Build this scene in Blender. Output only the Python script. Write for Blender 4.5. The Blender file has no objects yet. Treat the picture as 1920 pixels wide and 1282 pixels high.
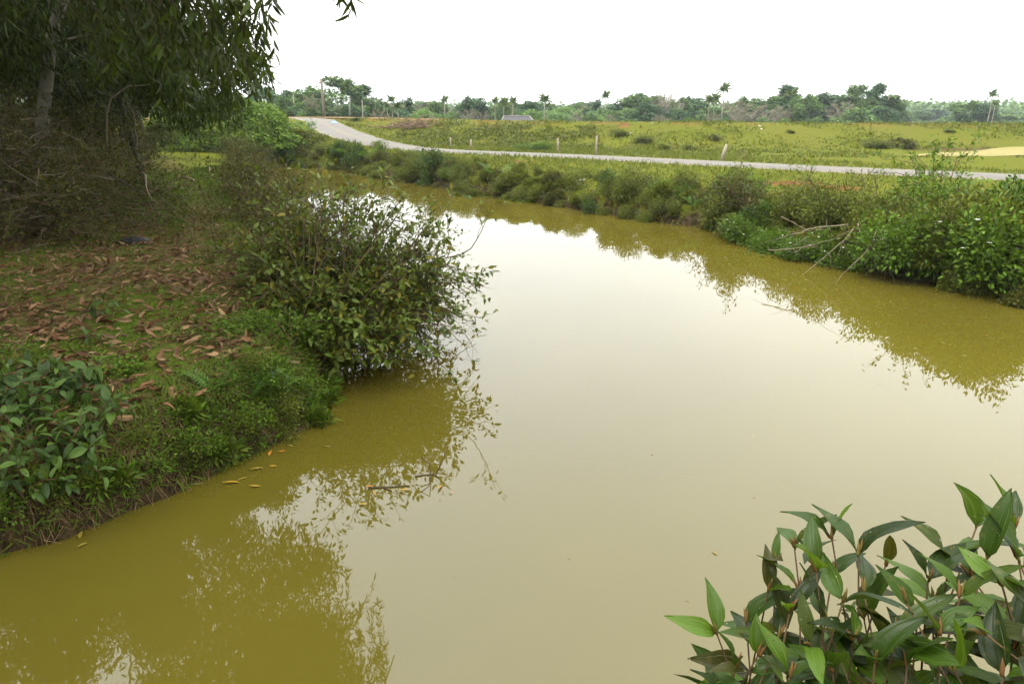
import bpy, math, random
import numpy as np
from mathutils import Vector, Matrix

sc = bpy.context.scene
col = sc.collection
R = math.radians
rng = np.random.default_rng(7)
random.seed(7)

# ------------------------------------------------------------------ camera
CAMH = 2.9; FPX = 1280.0; PITCH = math.atan((641 - 219) / 1280.0)
cam_d = bpy.data.cameras.new('camera'); cam = bpy.data.objects.new('camera', cam_d); col.objects.link(cam)
cam.location = (0, 0, CAMH); cam.rotation_euler = (math.pi / 2 - PITCH, 0, 0)
cam_d.sensor_width = 36.0; cam_d.lens = 24.0; cam_d.clip_start = 0.05; cam_d.clip_end = 6000
sc.camera = cam

# ------------------------------------------------------------------ sky, sun, exposure (bright overcast)
SUN_EL, SUN_ROT = 55.0, 255.0
w = bpy.data.worlds.new('World'); sc.world = w; w.use_nodes = True
nt = w.node_tree; nt.nodes.clear()
def N(t, ty, **kw):
    n = t.nodes.new(ty)
    for k, v in kw.items():
        setattr(n, k, v)
    return n
sky = N(nt, 'ShaderNodeTexSky', sky_type='NISHITA', sun_disc=False)
sky.sun_elevation = R(SUN_EL); sky.sun_rotation = R(SUN_ROT); sky.dust_density = 3.0; sky.air_density = 1.0
tc = N(nt, 'ShaderNodeTexCoord'); sep = N(nt, 'ShaderNodeSeparateXYZ'); nt.links.new(tc.outputs['Generated'], sep.inputs[0])
zc_ = N(nt, 'ShaderNodeMath', operation='MAXIMUM'); nt.links.new(sep.outputs['Z'], zc_.inputs[0]); zc_.inputs[1].default_value = 0; zp_ = N(nt, 'ShaderNodeMath', operation='POWER'); nt.links.new(zc_.outputs[0], zp_.inputs[0]); zp_.inputs[1].default_value = 1.4
mr = N(nt, 'ShaderNodeMapRange'); nt.links.new(zp_.outputs[0], mr.inputs[0])
mr.inputs[1].default_value = 0; mr.inputs[2].default_value = 1; mr.inputs[3].default_value = 3.3; mr.inputs[4].default_value = 16.5
nz = N(nt, 'ShaderNodeTexNoise'); nz.inputs['Scale'].default_value = 2.2; nz.inputs['Detail'].default_value = 4
nt.links.new(tc.outputs['Generated'], nz.inputs['Vector'])
mn = N(nt, 'ShaderNodeMapRange'); nt.links.new(nz.outputs['Fac'], mn.inputs[0]); mn.inputs[3].default_value = .88; mn.inputs[4].default_value = 1.12
mm = N(nt, 'ShaderNodeMath', operation='MULTIPLY'); nt.links.new(mr.outputs[0], mm.inputs[0]); nt.links.new(mn.outputs[0], mm.inputs[1])
cl = N(nt, 'ShaderNodeVectorMath', operation='SCALE'); cl.inputs[0].default_value = (1.0, 1.0, .975); nt.links.new(mm.outputs[0], cl.inputs['Scale'])
mx = N(nt, 'ShaderNodeMix', data_type='RGBA'); mx.inputs[0].default_value = .93
nt.links.new(sky.outputs[0], mx.inputs[6]); nt.links.new(cl.outputs[0], mx.inputs[7])
bg = N(nt, 'ShaderNodeBackground'); bg.inputs[1].default_value = .1
nt.links.new(mx.outputs[2], bg.inputs[0])
wo = N(nt, 'ShaderNodeOutputWorld'); nt.links.new(bg.outputs[0], wo.inputs[0])
sd_ = bpy.data.lights.new('sun', 'SUN'); sd_.energy = 1.0; sd_.angle = R(20); sd_.color = (1, .96, .9)
sun = bpy.data.objects.new('sun', sd_); col.objects.link(sun)
_a = R(SUN_ROT); _e = R(SUN_EL)
sdir = Vector((math.sin(_a) * math.cos(_e), math.cos(_a) * math.cos(_e), math.sin(_e)))   # towards the sun
sun.rotation_euler = (-sdir).to_track_quat('-Z', 'Y').to_euler()
sc.view_settings.view_transform = 'Standard'; sc.view_settings.look = 'None'
sc.view_settings.gamma = 1; sc.view_settings.use_curve_mapping = False
sc.view_settings.exposure = 2.6
sc.cycles.max_bounces = 8; sc.cycles.transparent_max_bounces = 6; sc.cycles.diffuse_bounces = 3
sc.cycles.glossy_bounces = 3; sc.cycles.transmission_bounces = 4; sc.cycles.volume_bounces = 1
sc.cycles.use_denoising = True

# ------------------------------------------------------------------ helpers: pixels, noise, meshes
def ray(px, py):
    u = (px - 960) / FPX; v = (641 - py) / FPX
    return np.array([u, math.cos(PITCH) + v * math.sin(PITCH), -math.sin(PITCH) + v * math.cos(PITCH)])
def at(px, py, y):
    """point on the pixel's ray at world depth y"""
    r = ray(px, py); t = y / r[1]
    return np.array([0, 0, CAMH]) + t * r
_tab = np.random.default_rng(3).random((256, 256))
def vnoise(x, y):
    xi = np.floor(x).astype(int); yi = np.floor(y).astype(int); fx = x - xi; fy = y - yi
    fx = fx * fx * (3 - 2 * fx); fy = fy * fy * (3 - 2 * fy)
    a = _tab[xi & 255, yi & 255]; b = _tab[(xi + 1) & 255, yi & 255]; c = _tab[xi & 255, (yi + 1) & 255]; d = _tab[(xi + 1) & 255, (yi + 1) & 255]
    return (a * (1 - fx) + b * fx) * (1 - fy) + (c * (1 - fx) + d * fx) * fy
def fbm(x, y, s=1.0, o=4):
    t = 0; a = .5; f = 1 / s
    for _ in range(o):
        t = t + a * vnoise(x * f + 17.3 * _, y * f - 9.1 * _); a *= .5; f *= 2.03
    return t            # 0..~0.94
def norm(v):
    v = np.asarray(v, float); return v / (np.linalg.norm(v, axis=-1, keepdims=True) + 1e-9)

class MB:
    """collects triangles; build() makes one mesh with a per-point 'rnd' and uv"""
    def __init__(s): s.V = []; s.F = []; s.R = []; s.U = []; s.n = 0
    def add(s, V, F, r=0.0, uv=None):
        V = np.asarray(V, np.float32); F = np.asarray(F, np.int32)
        s.V.append(V); s.F.append(F + s.n)
        s.R.append(np.broadcast_to(np.asarray(r, np.float32), (len(V),)).copy())
        s.U.append(np.zeros((len(V), 2), np.float32) if uv is None else np.asarray(uv, np.float32))
        s.n += len(V)
    def tube(s, pts, rad, sides=5, r=0.0, cap=True):
        pts = np.asarray(pts, float); n = len(pts); rad = np.broadcast_to(np.asarray(rad, float), (n,))
        t = np.gradient(pts, axis=0); t = norm(t)
        ref = np.array([0, 0, 1.0]) if abs(t[0][2]) < .9 else np.array([1.0, 0, 0])
        a = norm(np.cross(t, ref)); b = np.cross(t, a)
        th = np.linspace(0, 2 * math.pi, sides, endpoint=False)
        V = pts[:, None, :] + rad[:, None, None] * (np.cos(th)[None, :, None] * a[:, None, :] + np.sin(th)[None, :, None] * b[:, None, :])
        V = V.reshape(-1, 3); F = []
        for i in range(n - 1):
            for j in range(sides):
                k = (j + 1) % sides
                F.append((i * sides + j, i * sides + k, (i + 1) * sides + k)); F.append((i * sides + j, (i + 1) * sides + k, (i + 1) * sides + j))
        if cap:
            V = np.vstack([V, pts[-1] + t[-1] * rad[-1] * .5, pts[0]]); c = n * sides
            for j in range(sides):
                k = (j + 1) % sides
                F.append(((n - 1) * sides + j, (n - 1) * sides + k, c)); F.append((k, j, c + 1))
        uv = np.zeros((len(V), 2)); uv[:n * sides, 0] = np.tile(th / 6.2832, n); uv[:n * sides, 1] = np.repeat(np.linspace(0, 1, n), sides)
        s.add(V, F, r, uv)
    def box(s, c, sz, rot=None, r=0.0):
        q = np.array([[x, y, z] for x in (-.5, .5) for y in (-.5, .5) for z in (-.5, .5)]) * np.asarray(sz)
        if rot is not None: q = q @ np.asarray(rot).T
        F = [(0, 1, 3), (0, 3, 2), (4, 6, 7), (4, 7, 5), (0, 4, 5), (0, 5, 1), (2, 3, 7), (2, 7, 6), (0, 2, 6), (0, 6, 4), (1, 5, 7), (1, 7, 3)]
        s.add(q + np.asarray(c), F, r)
    def scatter(s, T, P, Rm, S, r=None):
        """copies of template T=(V,F,UV) at P with rotations Rm (N,3,3) and scales S (N,) or (N,3)"""
        V, F, U = T; P = np.asarray(P, float); n = len(P)
        if n == 0: return
        S = np.asarray(S, float); S = S[:, None] * np.ones(3) if S.ndim == 1 else S
        W = np.einsum('nij,nkj->nki', Rm, V[None] * S[:, None, :]) + P[:, None, :]
        FF = (F[None] + (np.arange(n) * len(V))[:, None, None]).reshape(-1, 3)
        r = rng.random(n) if r is None else np.asarray(r)
        s.add(W.reshape(-1, 3), FF, np.repeat(r, len(V)), np.tile(U, (n, 1)))
    def mesh(s, name, smooth=True):
        V = np.vstack(s.V); F = np.vstack(s.F); me = bpy.data.meshes.new(name)
        me.vertices.add(len(V)); me.vertices.foreach_set('co', V.ravel())
        me.loops.add(F.size); me.loops.foreach_set('vertex_index', F.ravel())
        me.polygons.add(len(F)); me.polygons.foreach_set('loop_start', np.arange(0, F.size, 3, dtype=np.int32))
        me.polygons.foreach_set('use_smooth', np.full(len(F), smooth))
        a = me.attributes.new('rnd', 'FLOAT', 'POINT'); a.data.foreach_set('value', np.concatenate(s.R))
        uv = me.uv_layers.new(name='UVMap'); uv.data.foreach_set('uv', np.vstack(s.U)[F.ravel()].ravel())
        me.update(calc_edges=True)
        return me

def link(name, me, m, parent=None):
    o = bpy.data.objects.new(name, me); col.objects.link(o)
    if me is not None and m is not None and not me.materials: me.materials.append(m)
    if parent is not None: o.parent = parent
    return o
def tag(o, label=None, cat=None, group=None, kind=None):
    if label: o['label'] = label
    if cat: o['category'] = cat
    if group: o['group'] = group
    if kind: o['kind'] = kind
    return o
def empty(name, loc, rz=0.0, s=1.0):
    o = bpy.data.objects.new(name, None); col.objects.link(o)
    o.location = tuple(loc); o.rotation_euler = (0, 0, rz); o.scale = (s, s, s) if np.isscalar(s) else tuple(s); o.empty_display_size = .2
    return o
def copy_tree(src, loc, rz=0.0, s=1.0, label=None, group=None):
    def rec(o, par):
        c = o.copy(); col.objects.link(c); c.parent = par
        for ch in list(o.children): rec(ch, c)
        return c
    r = rec(src, None); r.location = tuple(loc); r.rotation_euler = (0, 0, rz); r.scale = (s, s, s) if np.isscalar(s) else tuple(s)
    if label: r['label'] = label
    if group: r['group'] = group
    return r

def rots(d, roll=None, up=(0, 0, 1)):
    """rotation matrices whose local +Y is d; local Z faces 'up' as far as it can, then rolls"""
    d = norm(d); up = np.broadcast_to(np.asarray(up, float), d.shape)
    x = np.cross(d, up); bad = np.linalg.norm(x, axis=1) < 1e-3; x[bad] = [1, 0, 0]; x = norm(x); z = np.cross(x, d)
    if roll is not None:
        c = np.cos(roll)[:, None]; s = np.sin(roll)[:, None]; x, z = x * c + z * s, -x * s + z * c
    return np.stack([x, d, z], axis=2)
def rdir(n, zlo=-1, zhi=1):
    z = rng.uniform(zlo, zhi, n); a = rng.uniform(0, 2 * math.pi, n); r = np.sqrt(np.maximum(0, 1 - z * z))
    return np.stack([r * np.cos(a), r * np.sin(a), z], 1)

def leafT(wd, rows, cols=2, sick=0.0, curl=.2, fold=.25, peak=.42, sharp=1.0, wave=0.0, twist=0.0):
    v = np.linspace(0, 1, rows + 1); u = np.linspace(0, 1, cols + 1)
    k = math.log(.5) / math.log(peak)
    f = np.sin(math.pi * np.clip(v, 0, 1) ** k) ** sharp; f[0] = .05; f[-1] = .03
    vv, uu = np.meshgrid(v, u, indexing='ij')
    x = (uu - .5) * wd * f[:, None]; y = vv.copy(); z = -curl * vv ** 2 + fold * np.abs(uu - .5) * wd * 2 * f[:, None]
    z = z + wave * np.sin(vv * 9 + uu * 4) * np.abs(uu - .5) * 2
    if twist:
        a = twist * vv; x, z = x * np.cos(a) - z * np.sin(a), x * np.sin(a) + z * np.cos(a)
    x = x + sick * (vv ** 2)
    V = np.stack([x, y, z], 2).reshape(-1, 3); F = []
    c = cols + 1
    for i in range(rows):
        for j in range(cols):
            a = i * c + j; F += [(a, a + 1, a + c + 1), (a, a + c + 1, a + c)]
    return V, np.array(F), np.stack([uu, vv], 2).reshape(-1, 2)
def diamT(wd, fold=.06, curl=.12, mid=.45):
    V = np.array([[0, 0, 0], [wd / 2, mid, fold], [0, 1, -curl], [-wd / 2, mid, fold]]); F = np.array([[0, 1, 2], [0, 2, 3]])
    return V, F, np.array([[.5, 0], [1, .5], [.5, 1], [0, .5]])
def bladeT(wd=.12, bend=.35):
    V = np.array([[-wd / 2, 0, 0], [wd / 2, 0, 0], [-wd * .4, .55, -bend * .25], [wd * .4, .55, -bend * .25], [0, 1, -bend]])
    return V, np.array([[0, 1, 3], [0, 3, 2], [2, 3, 4]]), np.array([[0, 0], [1, 0], [0, .5], [1, .5], [.5, 1]])
DI = diamT(.5); DN = diamT(.22); DW = diamT(.75); BL = bladeT()
PHY2 = leafT(.17, 4, 1, sick=.22, curl=.12, fold=0, sharp=.8)          # acacia leaf, cheap
PHY = leafT(.19, 6, 2, sick=.25, curl=.15, fold=.1, sharp=.8)
OV6 = leafT(.46, 3, 2, curl=.22, fold=.22)
OV = leafT(.44, 6, 4, curl=.3, fold=.22, sharp=.85, wave=.02)
DRY = [leafT(.26, 5, 2, sick=.15, curl=-.25, fold=.5, wave=.05, twist=.5), leafT(.3, 5, 2, sick=-.2, curl=.3, fold=-.4, wave=.06, twist=-.6), leafT(.24, 5, 2, sick=.3, curl=.05, fold=.8, twist=1.0)]
DRY2 = leafT(.26, 3, 2, sick=.15, curl=-.2, fold=.4, twist=.5)

# ------------------------------------------------------------------ materials
def newmat(name):
    m = bpy.data.materials.new(name); m.use_nodes = True; m.node_tree.nodes.clear(); return m, m.node_tree
ALB = .78      # overall reflectance trim
def ramp(t, stops, k=None):
    k = ALB if k is None else k; stops = [(p, tuple(x * k for x in c)) for p, c in stops]
    r = N(t, 'ShaderNodeValToRGB'); e = r.color_ramp.elements
    while len(e) < len(stops): e.new(.5)
    for i, (p, c) in enumerate(stops): e[i].position = p; e[i].color = (*c, 1)
    return r
def leafmat(name, cols, rough=.55, trans=.3, spec=.1, vary=.35, veins=False, holes=False):
    """leaf: colour from the per-leaf 'rnd' value shifted by the object's own random number"""
    m, t = newmat(name); L = t.links
    at_ = N(t, 'ShaderNodeAttribute', attribute_name='rnd'); oi = N(t, 'ShaderNodeObjectInfo')
    ad = N(t, 'ShaderNodeMath', operation='ADD'); L.new(at_.outputs['Fac'], ad.inputs[0]); L.new(oi.outputs['Random'], ad.inputs[1])
    fr = N(t, 'ShaderNodeMath', operation='FRACT'); L.new(ad.outputs[0], fr.inputs[0])
    n = len(cols); rp = ramp(t, [((i + .5) / n, c) for i, c in enumerate(cols)]); L.new(fr.outputs[0], rp.inputs[0])
    mv = N(t, 'ShaderNodeMapRange'); L.new(oi.outputs['Random'], mv.inputs[0]); mv.inputs[3].default_value = 1 - vary / 2; mv.inputs[4].default_value = 1 + vary / 2
    hs = N(t, 'ShaderNodeHueSaturation'); L.new(rp.outputs[0], hs.inputs['Color']); L.new(mv.outputs[0], hs.inputs['Value'])
    c_out = hs.outputs[0]
    p = N(t, 'ShaderNodeBsdfPrincipled'); p.inputs['Roughness'].default_value = rough; p.inputs['Specular IOR Level'].default_value = spec
    if veins:
        uv = N(t, 'ShaderNodeUVMap', uv_map='UVMap'); sp = N(t, 'ShaderNodeSeparateXYZ'); L.new(uv.outputs[0], sp.inputs[0])
        a = N(t, 'ShaderNodeMath', operation='SUBTRACT'); L.new(sp.outputs[0], a.inputs[0]); a.inputs[1].default_value = .5
        b = N(t, 'ShaderNodeMath', operation='MULTIPLY'); L.new(a.outputs[0], b.inputs[0]); b.inputs[1].default_value = 2 * math.pi * 3.1
        c = N(t, 'ShaderNodeMath', operation='COSINE'); L.new(b.outputs[0], c.inputs[0])
        d = N(t, 'ShaderNodeMapRange'); L.new(c.outputs[0], d.inputs[0]); d.inputs[1].default_value = .82; d.inputs[2].default_value = 1.0
        mxv = N(t, 'ShaderNodeMix', data_type='RGBA'); L.new(d.outputs[0], mxv.inputs[0]); L.new(c_out, mxv.inputs[6])
        sc2 = N(t, 'ShaderNodeHueSaturation'); L.new(c_out, sc2.inputs['Color']); sc2.inputs['Value'].default_value = 1.7; sc2.inputs['Saturation'].default_value = .9
        L.new(sc2.outputs[0], mxv.inputs[7])
        nz = N(t, 'ShaderNodeTexNoise'); nz.inputs['Scale'].default_value = 9; tcx = N(t, 'ShaderNodeTexCoord'); L.new(tcx.outputs['Object'], nz.inputs['Vector'])
        nr = N(t, 'ShaderNodeMapRange'); L.new(nz.outputs['Fac'], nr.inputs[0]); nr.inputs[1].default_value = .62; nr.inputs[2].default_value = .75; nr.inputs[4].default_value = .6
        m3 = N(t, 'ShaderNodeMix', data_type='RGBA'); L.new(nr.outputs[0], m3.inputs[0]); L.new(mxv.outputs[2], m3.inputs[6]); m3.inputs[7].default_value = (.09, .07, .02, 1)
        c_out = m3.outputs[2]
        bp = N(t, 'ShaderNodeBump'); bp.inputs['Strength'].default_value = .5; bp.inputs['Distance'].default_value = .004; bp.invert = True
        L.new(d.outputs[0], bp.inputs['Height']); L.new(bp.outputs[0], p.inputs['Normal'])
    L.new(c_out, p.inputs['Base Color'])
    tr = N(t, 'ShaderNodeBsdfTranslucent'); h2 = N(t, 'ShaderNodeHueSaturation'); L.new(c_out, h2.inputs['Color']); h2.inputs['Value'].default_value = 1.5; h2.inputs['Hue'].default_value = .485
    L.new(h2.outputs[0], tr.inputs[0])
    ms = N(t, 'ShaderNodeMixShader'); ms.inputs[0].default_value = trans; L.new(p.outputs[0], ms.inputs[1]); L.new(tr.outputs[0], ms.inputs[2])
    out = N(t, 'ShaderNodeOutputMaterial'); last = ms.outputs[0]
    if holes:
        tc2 = N(t, 'ShaderNodeTexCoord'); n2 = N(t, 'ShaderNodeTexNoise', noise_dimensions='4D'); n2.inputs['Scale'].default_value = 16; n2.inputs['Detail'].default_value = 1
        L.new(tc2.outputs['Object'], n2.inputs['Vector'])
        wv = N(t, 'ShaderNodeMath', operation='MULTIPLY'); L.new(oi.outputs['Random'], wv.inputs[0]); wv.inputs[1].default_value = 40; L.new(wv.outputs[0], n2.inputs['W'])
        g = N(t, 'ShaderNodeMath', operation='GREATER_THAN'); L.new(n2.outputs['Fac'], g.inputs[0]); g.inputs[1].default_value = .735
        tp = N(t, 'ShaderNodeBsdfTransparent'); m5 = N(t, 'ShaderNodeMixShader'); L.new(g.outputs[0], m5.inputs[0]); L.new(last, m5.inputs[1]); L.new(tp.outputs[0], m5.inputs[2]); last = m5.outputs[0]
    L.new(last, out.inputs[0])
    return m
def woodmat(name, c1, c2, scale=8, rough=.85, stretch=(1, 1, .2)):
    m, t = newmat(name); L = t.links
    tcx = N(t, 'ShaderNodeTexCoord'); mp = N(t, 'ShaderNodeMapping'); mp.inputs['Scale'].default_value = stretch; L.new(tcx.outputs['Object'], mp.inputs[0])
    n1 = N(t, 'ShaderNodeTexNoise'); n1.inputs['Scale'].default_value = scale; n1.inputs['Detail'].default_value = 6; L.new(mp.outputs[0], n1.inputs['Vector'])
    a = N(t, 'ShaderNodeAttribute', attribute_name='rnd'); s = N(t, 'ShaderNodeMath', operation='MULTIPLY_ADD'); L.new(a.outputs['Fac'], s.inputs[0]); s.inputs[1].default_value = .35; L.new(n1.outputs['Fac'], s.inputs[2])
    rp = ramp(t, [(.3, c1), (.85, c2)]); L.new(s.outputs[0], rp.inputs[0])
    p = N(t, 'ShaderNodeBsdfPrincipled'); p.inputs['Roughness'].default_value = rough; p.inputs['Specular IOR Level'].default_value = .08; L.new(rp.outputs[0], p.inputs['Base Color'])
    bp = N(t, 'ShaderNodeBump'); bp.inputs['Strength'].default_value = .4; bp.inputs['Distance'].default_value = .02; L.new(n1.outputs['Fac'], bp.inputs['Height']); L.new(bp.outputs[0], p.inputs['Normal'])
    o = N(t, 'ShaderNodeOutputMaterial'); L.new(p.outputs[0], o.inputs[0]); return m

M = {}
M['acacia'] = leafmat('acacia_leaf', [(.018, .03, .003), (.034, .055, .004), (.055, .082, .006), (.028, .046, .005)], rough=.5, trans=.34, spec=.12)
M['acacia_far'] = leafmat('acacia_leaf_far', [(.013, .022, .004), (.022, .036, .005), (.032, .05, .007)], trans=.25)
M['shrub'] = leafmat('shrub_leaf', [(.026, .043, .004), (.046, .072, .006), (.074, .11, .01), (.09, .12, .026), (.056, .074, .008), (.11, .1, .01)], rough=.5, trans=.28)
M['olive'] = leafmat('olive_leaf', [(.026, .034, .004), (.045, .055, .006), (.066, .076, .008), (.07, .06, .009)], trans=.25)
M['mel'] = leafmat('melastoma_leaf', [(.022, .048, .006), (.034, .072, .008), (.055, .1, .01), (.03, .062, .009)], rough=.48, trans=.28, spec=.18, veins=True)
M['fg'] = leafmat('foreground_leaf', [(.012, .025, .0015), (.021, .047, .002), (.06, .115, .004), (.017, .037, .002), (.033, .066, .006), (.026, .028, .002)], rough=.42, trans=.36, spec=.2, veins=True, holes=True)
M['bud'] = leafmat('reddish_bud', [(.12, .06, .02), (.1, .085, .02)], trans=.2)
M['lush'] = leafmat('lush_leaf', [(.024, .05, .003), (.042, .084, .005), (.07, .125, .007), (.05, .09, .005)], trans=.3)
M['vine'] = leafmat('vine_leaf', [(.036, .075, .005), (.068, .135, .008), (.1, .18, .01), (.12, .19, .012)], trans=.25)
M['bank'] = leafmat('bank_leaf', [(.034, .046, .004), (.058, .078, .006), (.085, .105, .008), (.065, .062, .009), (.095, .12, .01)], trans=.25)
M['dark'] = leafmat('dark_leaf', [(.016, .036, .003), (.028, .058, .004), (.042, .08, .006)], trans=.22)
M['fern'] = leafmat('fern_leaf', [(.05, .105, .014), (.075, .14, .02), (.06, .12, .02)], trans=.3)
M['grass'] = leafmat('grass_blade', [(.035, .065, .004), (.052, .1, .005), (.078, .13, .007), (.065, .08, .008)], trans=.25, vary=.05)
M['grassR'] = leafmat('bank_grass_blade', [(.045, .064, .004), (.065, .088, .005), (.085, .11, .007), (.085, .08, .01)], trans=.25, vary=.05)
M['dry'] = leafmat('dry_leaf', [(.07, .032, .013), (.115, .055, .022), (.17, .09, .04), (.085, .055, .03), (.21, .13, .065)], rough=.6, trans=.12)
M['yellow'] = leafmat('yellow_leaf', [(.3, .17, .02), (.22, .14, .02), (.12, .11, .02), (.3, .12, .02)], rough=.35, trans=.15)
M['straw'] = leafmat('dry_root', [(.05, .03, .013), (.085, .052, .022), (.14, .095, .045)], rough=.8, trans=.1)
M['flower'] = leafmat('white_petal', [(.75, .75, .68), (.8, .8, .75)], trans=.2)
M['twig'] = woodmat('twig_bark', (.022, .015, .007), (.085, .06, .032), 20)
M['twigpale'] = woodmat('pale_twig_bark', (.07, .055, .034), (.18, .145, .1), 14)
M['bark'] = woodmat('pale_bark', (.07, .064, .048), (.2, .185, .145), 7, stretch=(1, 1, 1.6))
M['barkdark'] = woodmat('dark_bark', (.02, .018, .014), (.06, .052, .04), 6)
M['stem'] = woodmat('reddish_stem', (.03, .018, .01), (.08, .05, .025), 20)
for nm, c in (('ft_dark', [(0.0243, 0.054, 0.0216), (0.0378, 0.081, 0.0297), (0.054, 0.1053, 0.0378)]), ('ft_mid', [(0.0432, 0.0837, 0.0216), (0.0675, 0.1188, 0.0297), (0.0891, 0.1485, 0.0378)]),
              ('ft_light', [(.055, .12, .022), (.08, .15, .028), (.1, .17, .035)]), ('ft_brown', [(.085, .08, .042), (.12, .105, .06), (.1, .11, .045)]), ('ft_palm', [(.035, .07, .014), (.055, .1, .02), (.08, .1, .025)])):
    M[nm] = leafmat(nm, c, trans=.2, vary=.3)
M['fartrunk'] = woodmat('far_trunk', (.1, .09, .07), (.28, .25, .2), 3)

def plain(name, c, rough=.7, c2=None, scale=5, bump=.3):
    return woodmat(name, c, c2 or tuple(x * 1.5 for x in c), scale, rough, (1, 1, 1))

# ------------------------------------------------------------------ terrain
Lbank = [(-60, -1), (-30, 1), (-9, 2.3), (-5, 3.3), (-3.57, 4.06), (-3.25, 4.31), (-2.83, 4.83), (-2.39, 5.37), (-1.96, 6.2), (-1.98, 7.3), (-2.5, 9.2), (-3.7, 12), (-5, 15), (-6.8, 19), (-9, 24.5), (-11.2, 30), (-12.9, 35), (-14.3, 39.5)]
Rbank = [(-14.6, 42.6), (-13.9, 43.3), (-13.1, 43.3), (-9.9, 40.6), (-7.6, 37), (-5.65, 33.6), (-3.9, 31.7), (-1.95, 28.2), (.76, 24.6), (3.8, 20.4), (5.5, 18.5), (6.3, 14.9), (7.5, 12.7), (8.6, 11.1), (10.4, 8.8), (14, 6), (30, 3), (60, 2)]
Cbank = [(60, -3), (30, -2), (12, .2), (4, .62), (1.5, .55), (-.5, .5), (-3, .3), (-8, -1), (-30, -4), (-60, -6)]
POLY = np.array(Lbank + Rbank + Cbank, float); NP = len(POLY)
EDGE = np.array([0] * len(Lbank) + [1] * len(Rbank) + [2] * len(Cbank)); EDGE[len(Lbank) - 1] = 1; EDGE[len(Lbank) + len(Rbank) - 1] = 2; EDGE[-1] = 0
ROAD = np.array([(60, -6, .95), (40, 6, .95), (28, 14.6, .95), (17.2, 23.4, .95), (11.5, 28.1, .95), (4.6, 35.2, .95), (0, 38.9, .95), (-4.4, 41.6, .98), (-7.6, 44, 1.16), (-10.6, 48.5, 1.5), (-13.7, 55, 1.92), (-16.8, 63, 2.5), (-19, 68.5, 2.72), (-24, 73.5, 2.76), (-40, 88, 2.78)], float)
CREST = np.array([(220, 96, 2.3), (120, 70, 2.3), (60, 54, 2.33), (36, 50, 2.36), (16, 51.5, 2.5), (2, 55.5, 2.54), (-15, 66.5, 2.76), (-36, 84.5, 2.76), (-75, 120, 2.76), (-160, 190, 2.76)], float)
def segdist(x, y, PL, closed=False, want=False):
    best = np.full(x.shape, 1e9); idx = np.zeros(x.shape, int); tb = np.zeros(x.shape); sg = np.zeros(x.shape)
    m = len(PL) if closed else len(PL) - 1
    for i in range(m):
        a = PL[i][:2]; b = PL[(i + 1) % len(PL)][:2]; dx, dy = b - a
        t = np.clip(((x - a[0]) * dx + (y - a[1]) * dy) / (dx * dx + dy * dy), 0, 1)
        d = np.hypot(x - a[0] - t * dx, y - a[1] - t * dy); k = d < best
        best = np.where(k, d, best); idx = np.where(k, i, idx); tb = np.where(k, t, tb)
        sg = np.where(k, np.sign(dx * (y - a[1]) - dy * (x - a[0])), sg)
    return best, idx, tb, sg
def inside(x, y):
    r = np.zeros(x.shape, bool); j = NP - 1
    for i in range(NP):
        xi, yi = POLY[i]; xj, yj = POLY[j]
        c = ((yi > y) != (yj > y)) & (x < (xj - xi) * (y - yi) / (yj - yi + 1e-12) + xi); r ^= c; j = i
    return r
def water_d(x, y):
    d, i, t, s = segdist(x, y, POLY, True); k = inside(x, y)
    return np.where(k, -d, d), EDGE[i]
def smooth(a, b, x):
    t = np.clip((x - a) / (b - a), 0, 1); return t * t * (3 - 2 * t)
def Hgt(x, y, full=False):
    x = np.asarray(x, float); y = np.asarray(y, float)
    d, e = water_d(x, y)
    dd = d + (fbm(x, y, .9, 3) - .45) * .42 * smooth(-1, .3, d) * np.clip(1.2 - d / 8, 0, 1)
    zl = np.interp(dd, [0, .1, .3, .55, 1.2, 5, 15, 40], [0, .3, .6, .76, .86, .98, 1.08, 1.15])
    zr = np.interp(dd, [0, .15, .6, 1.6, 2.8, 5, 12], [0, .3, .52, .76, .88, .92, .94])
    zc = np.interp(dd, [0, .12, .4, 1.0, 5], [0, .6, 1.0, 1.22, 1.33])
    z = np.where(e == 0, zl, np.where(e == 1, zr, zc)); z = np.where(dd < 0, np.maximum(-1.2, dd * 1.2), z)
    z = z + np.where(dd > .25, (fbm(x, y, .5, 3) - .45) * .07 + (fbm(x, y, 3.1, 2) - .4) * .1, 0)
    # dike
    dc, ic, tc_, sg = segdist(x, y, CREST); zc_ = CREST[ic, 2] * (1 - tc_) + CREST[np.minimum(ic + 1, len(CREST) - 1), 2] * tc_
    s = -sg * dc * -1   # crest runs right to left: camera side has positive sign
    lump = (fbm(x, y, 4.0, 3) - .45)
    s2 = s + lump * 1.6 * smooth(.5, 2.5, s)
    front = np.interp(s2, [0, .6, 7.0, 8.6], [0, .03, .9, 1.0]); back = np.interp(-s, [4.5, 13], [0, 1])
    base = np.where(s > 0, .95, .6)
    zd = zc_ + (base - zc_) * np.where(s > 0, front, back) + lump * .22 * smooth(.8, 3, s) * smooth(9, 6, s)
    z = np.where((s > -40) & (s < 9), np.maximum(z, zd), z); z = np.where(s <= -13, .6 + lump * .1, z)
    # road bench
    dr, ir, tr_, _ = segdist(x, y, ROAD); zr_ = ROAD[ir, 2] * (1 - tr_) + ROAD[np.minimum(ir + 1, len(ROAD) - 1), 2] * tr_
    wgt = 1 - smooth(2.0, 4.6, dr); z = z * (1 - wgt) + zr_ * wgt
    if full: return z, d, e, s, dr
    return z
def hz(x, y): return float(Hgt(np.array([x]), np.array([y]))[0])
_ts = np.concatenate([np.linspace(.8, 30, 900), np.linspace(30.05, 140, 1200)])
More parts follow.
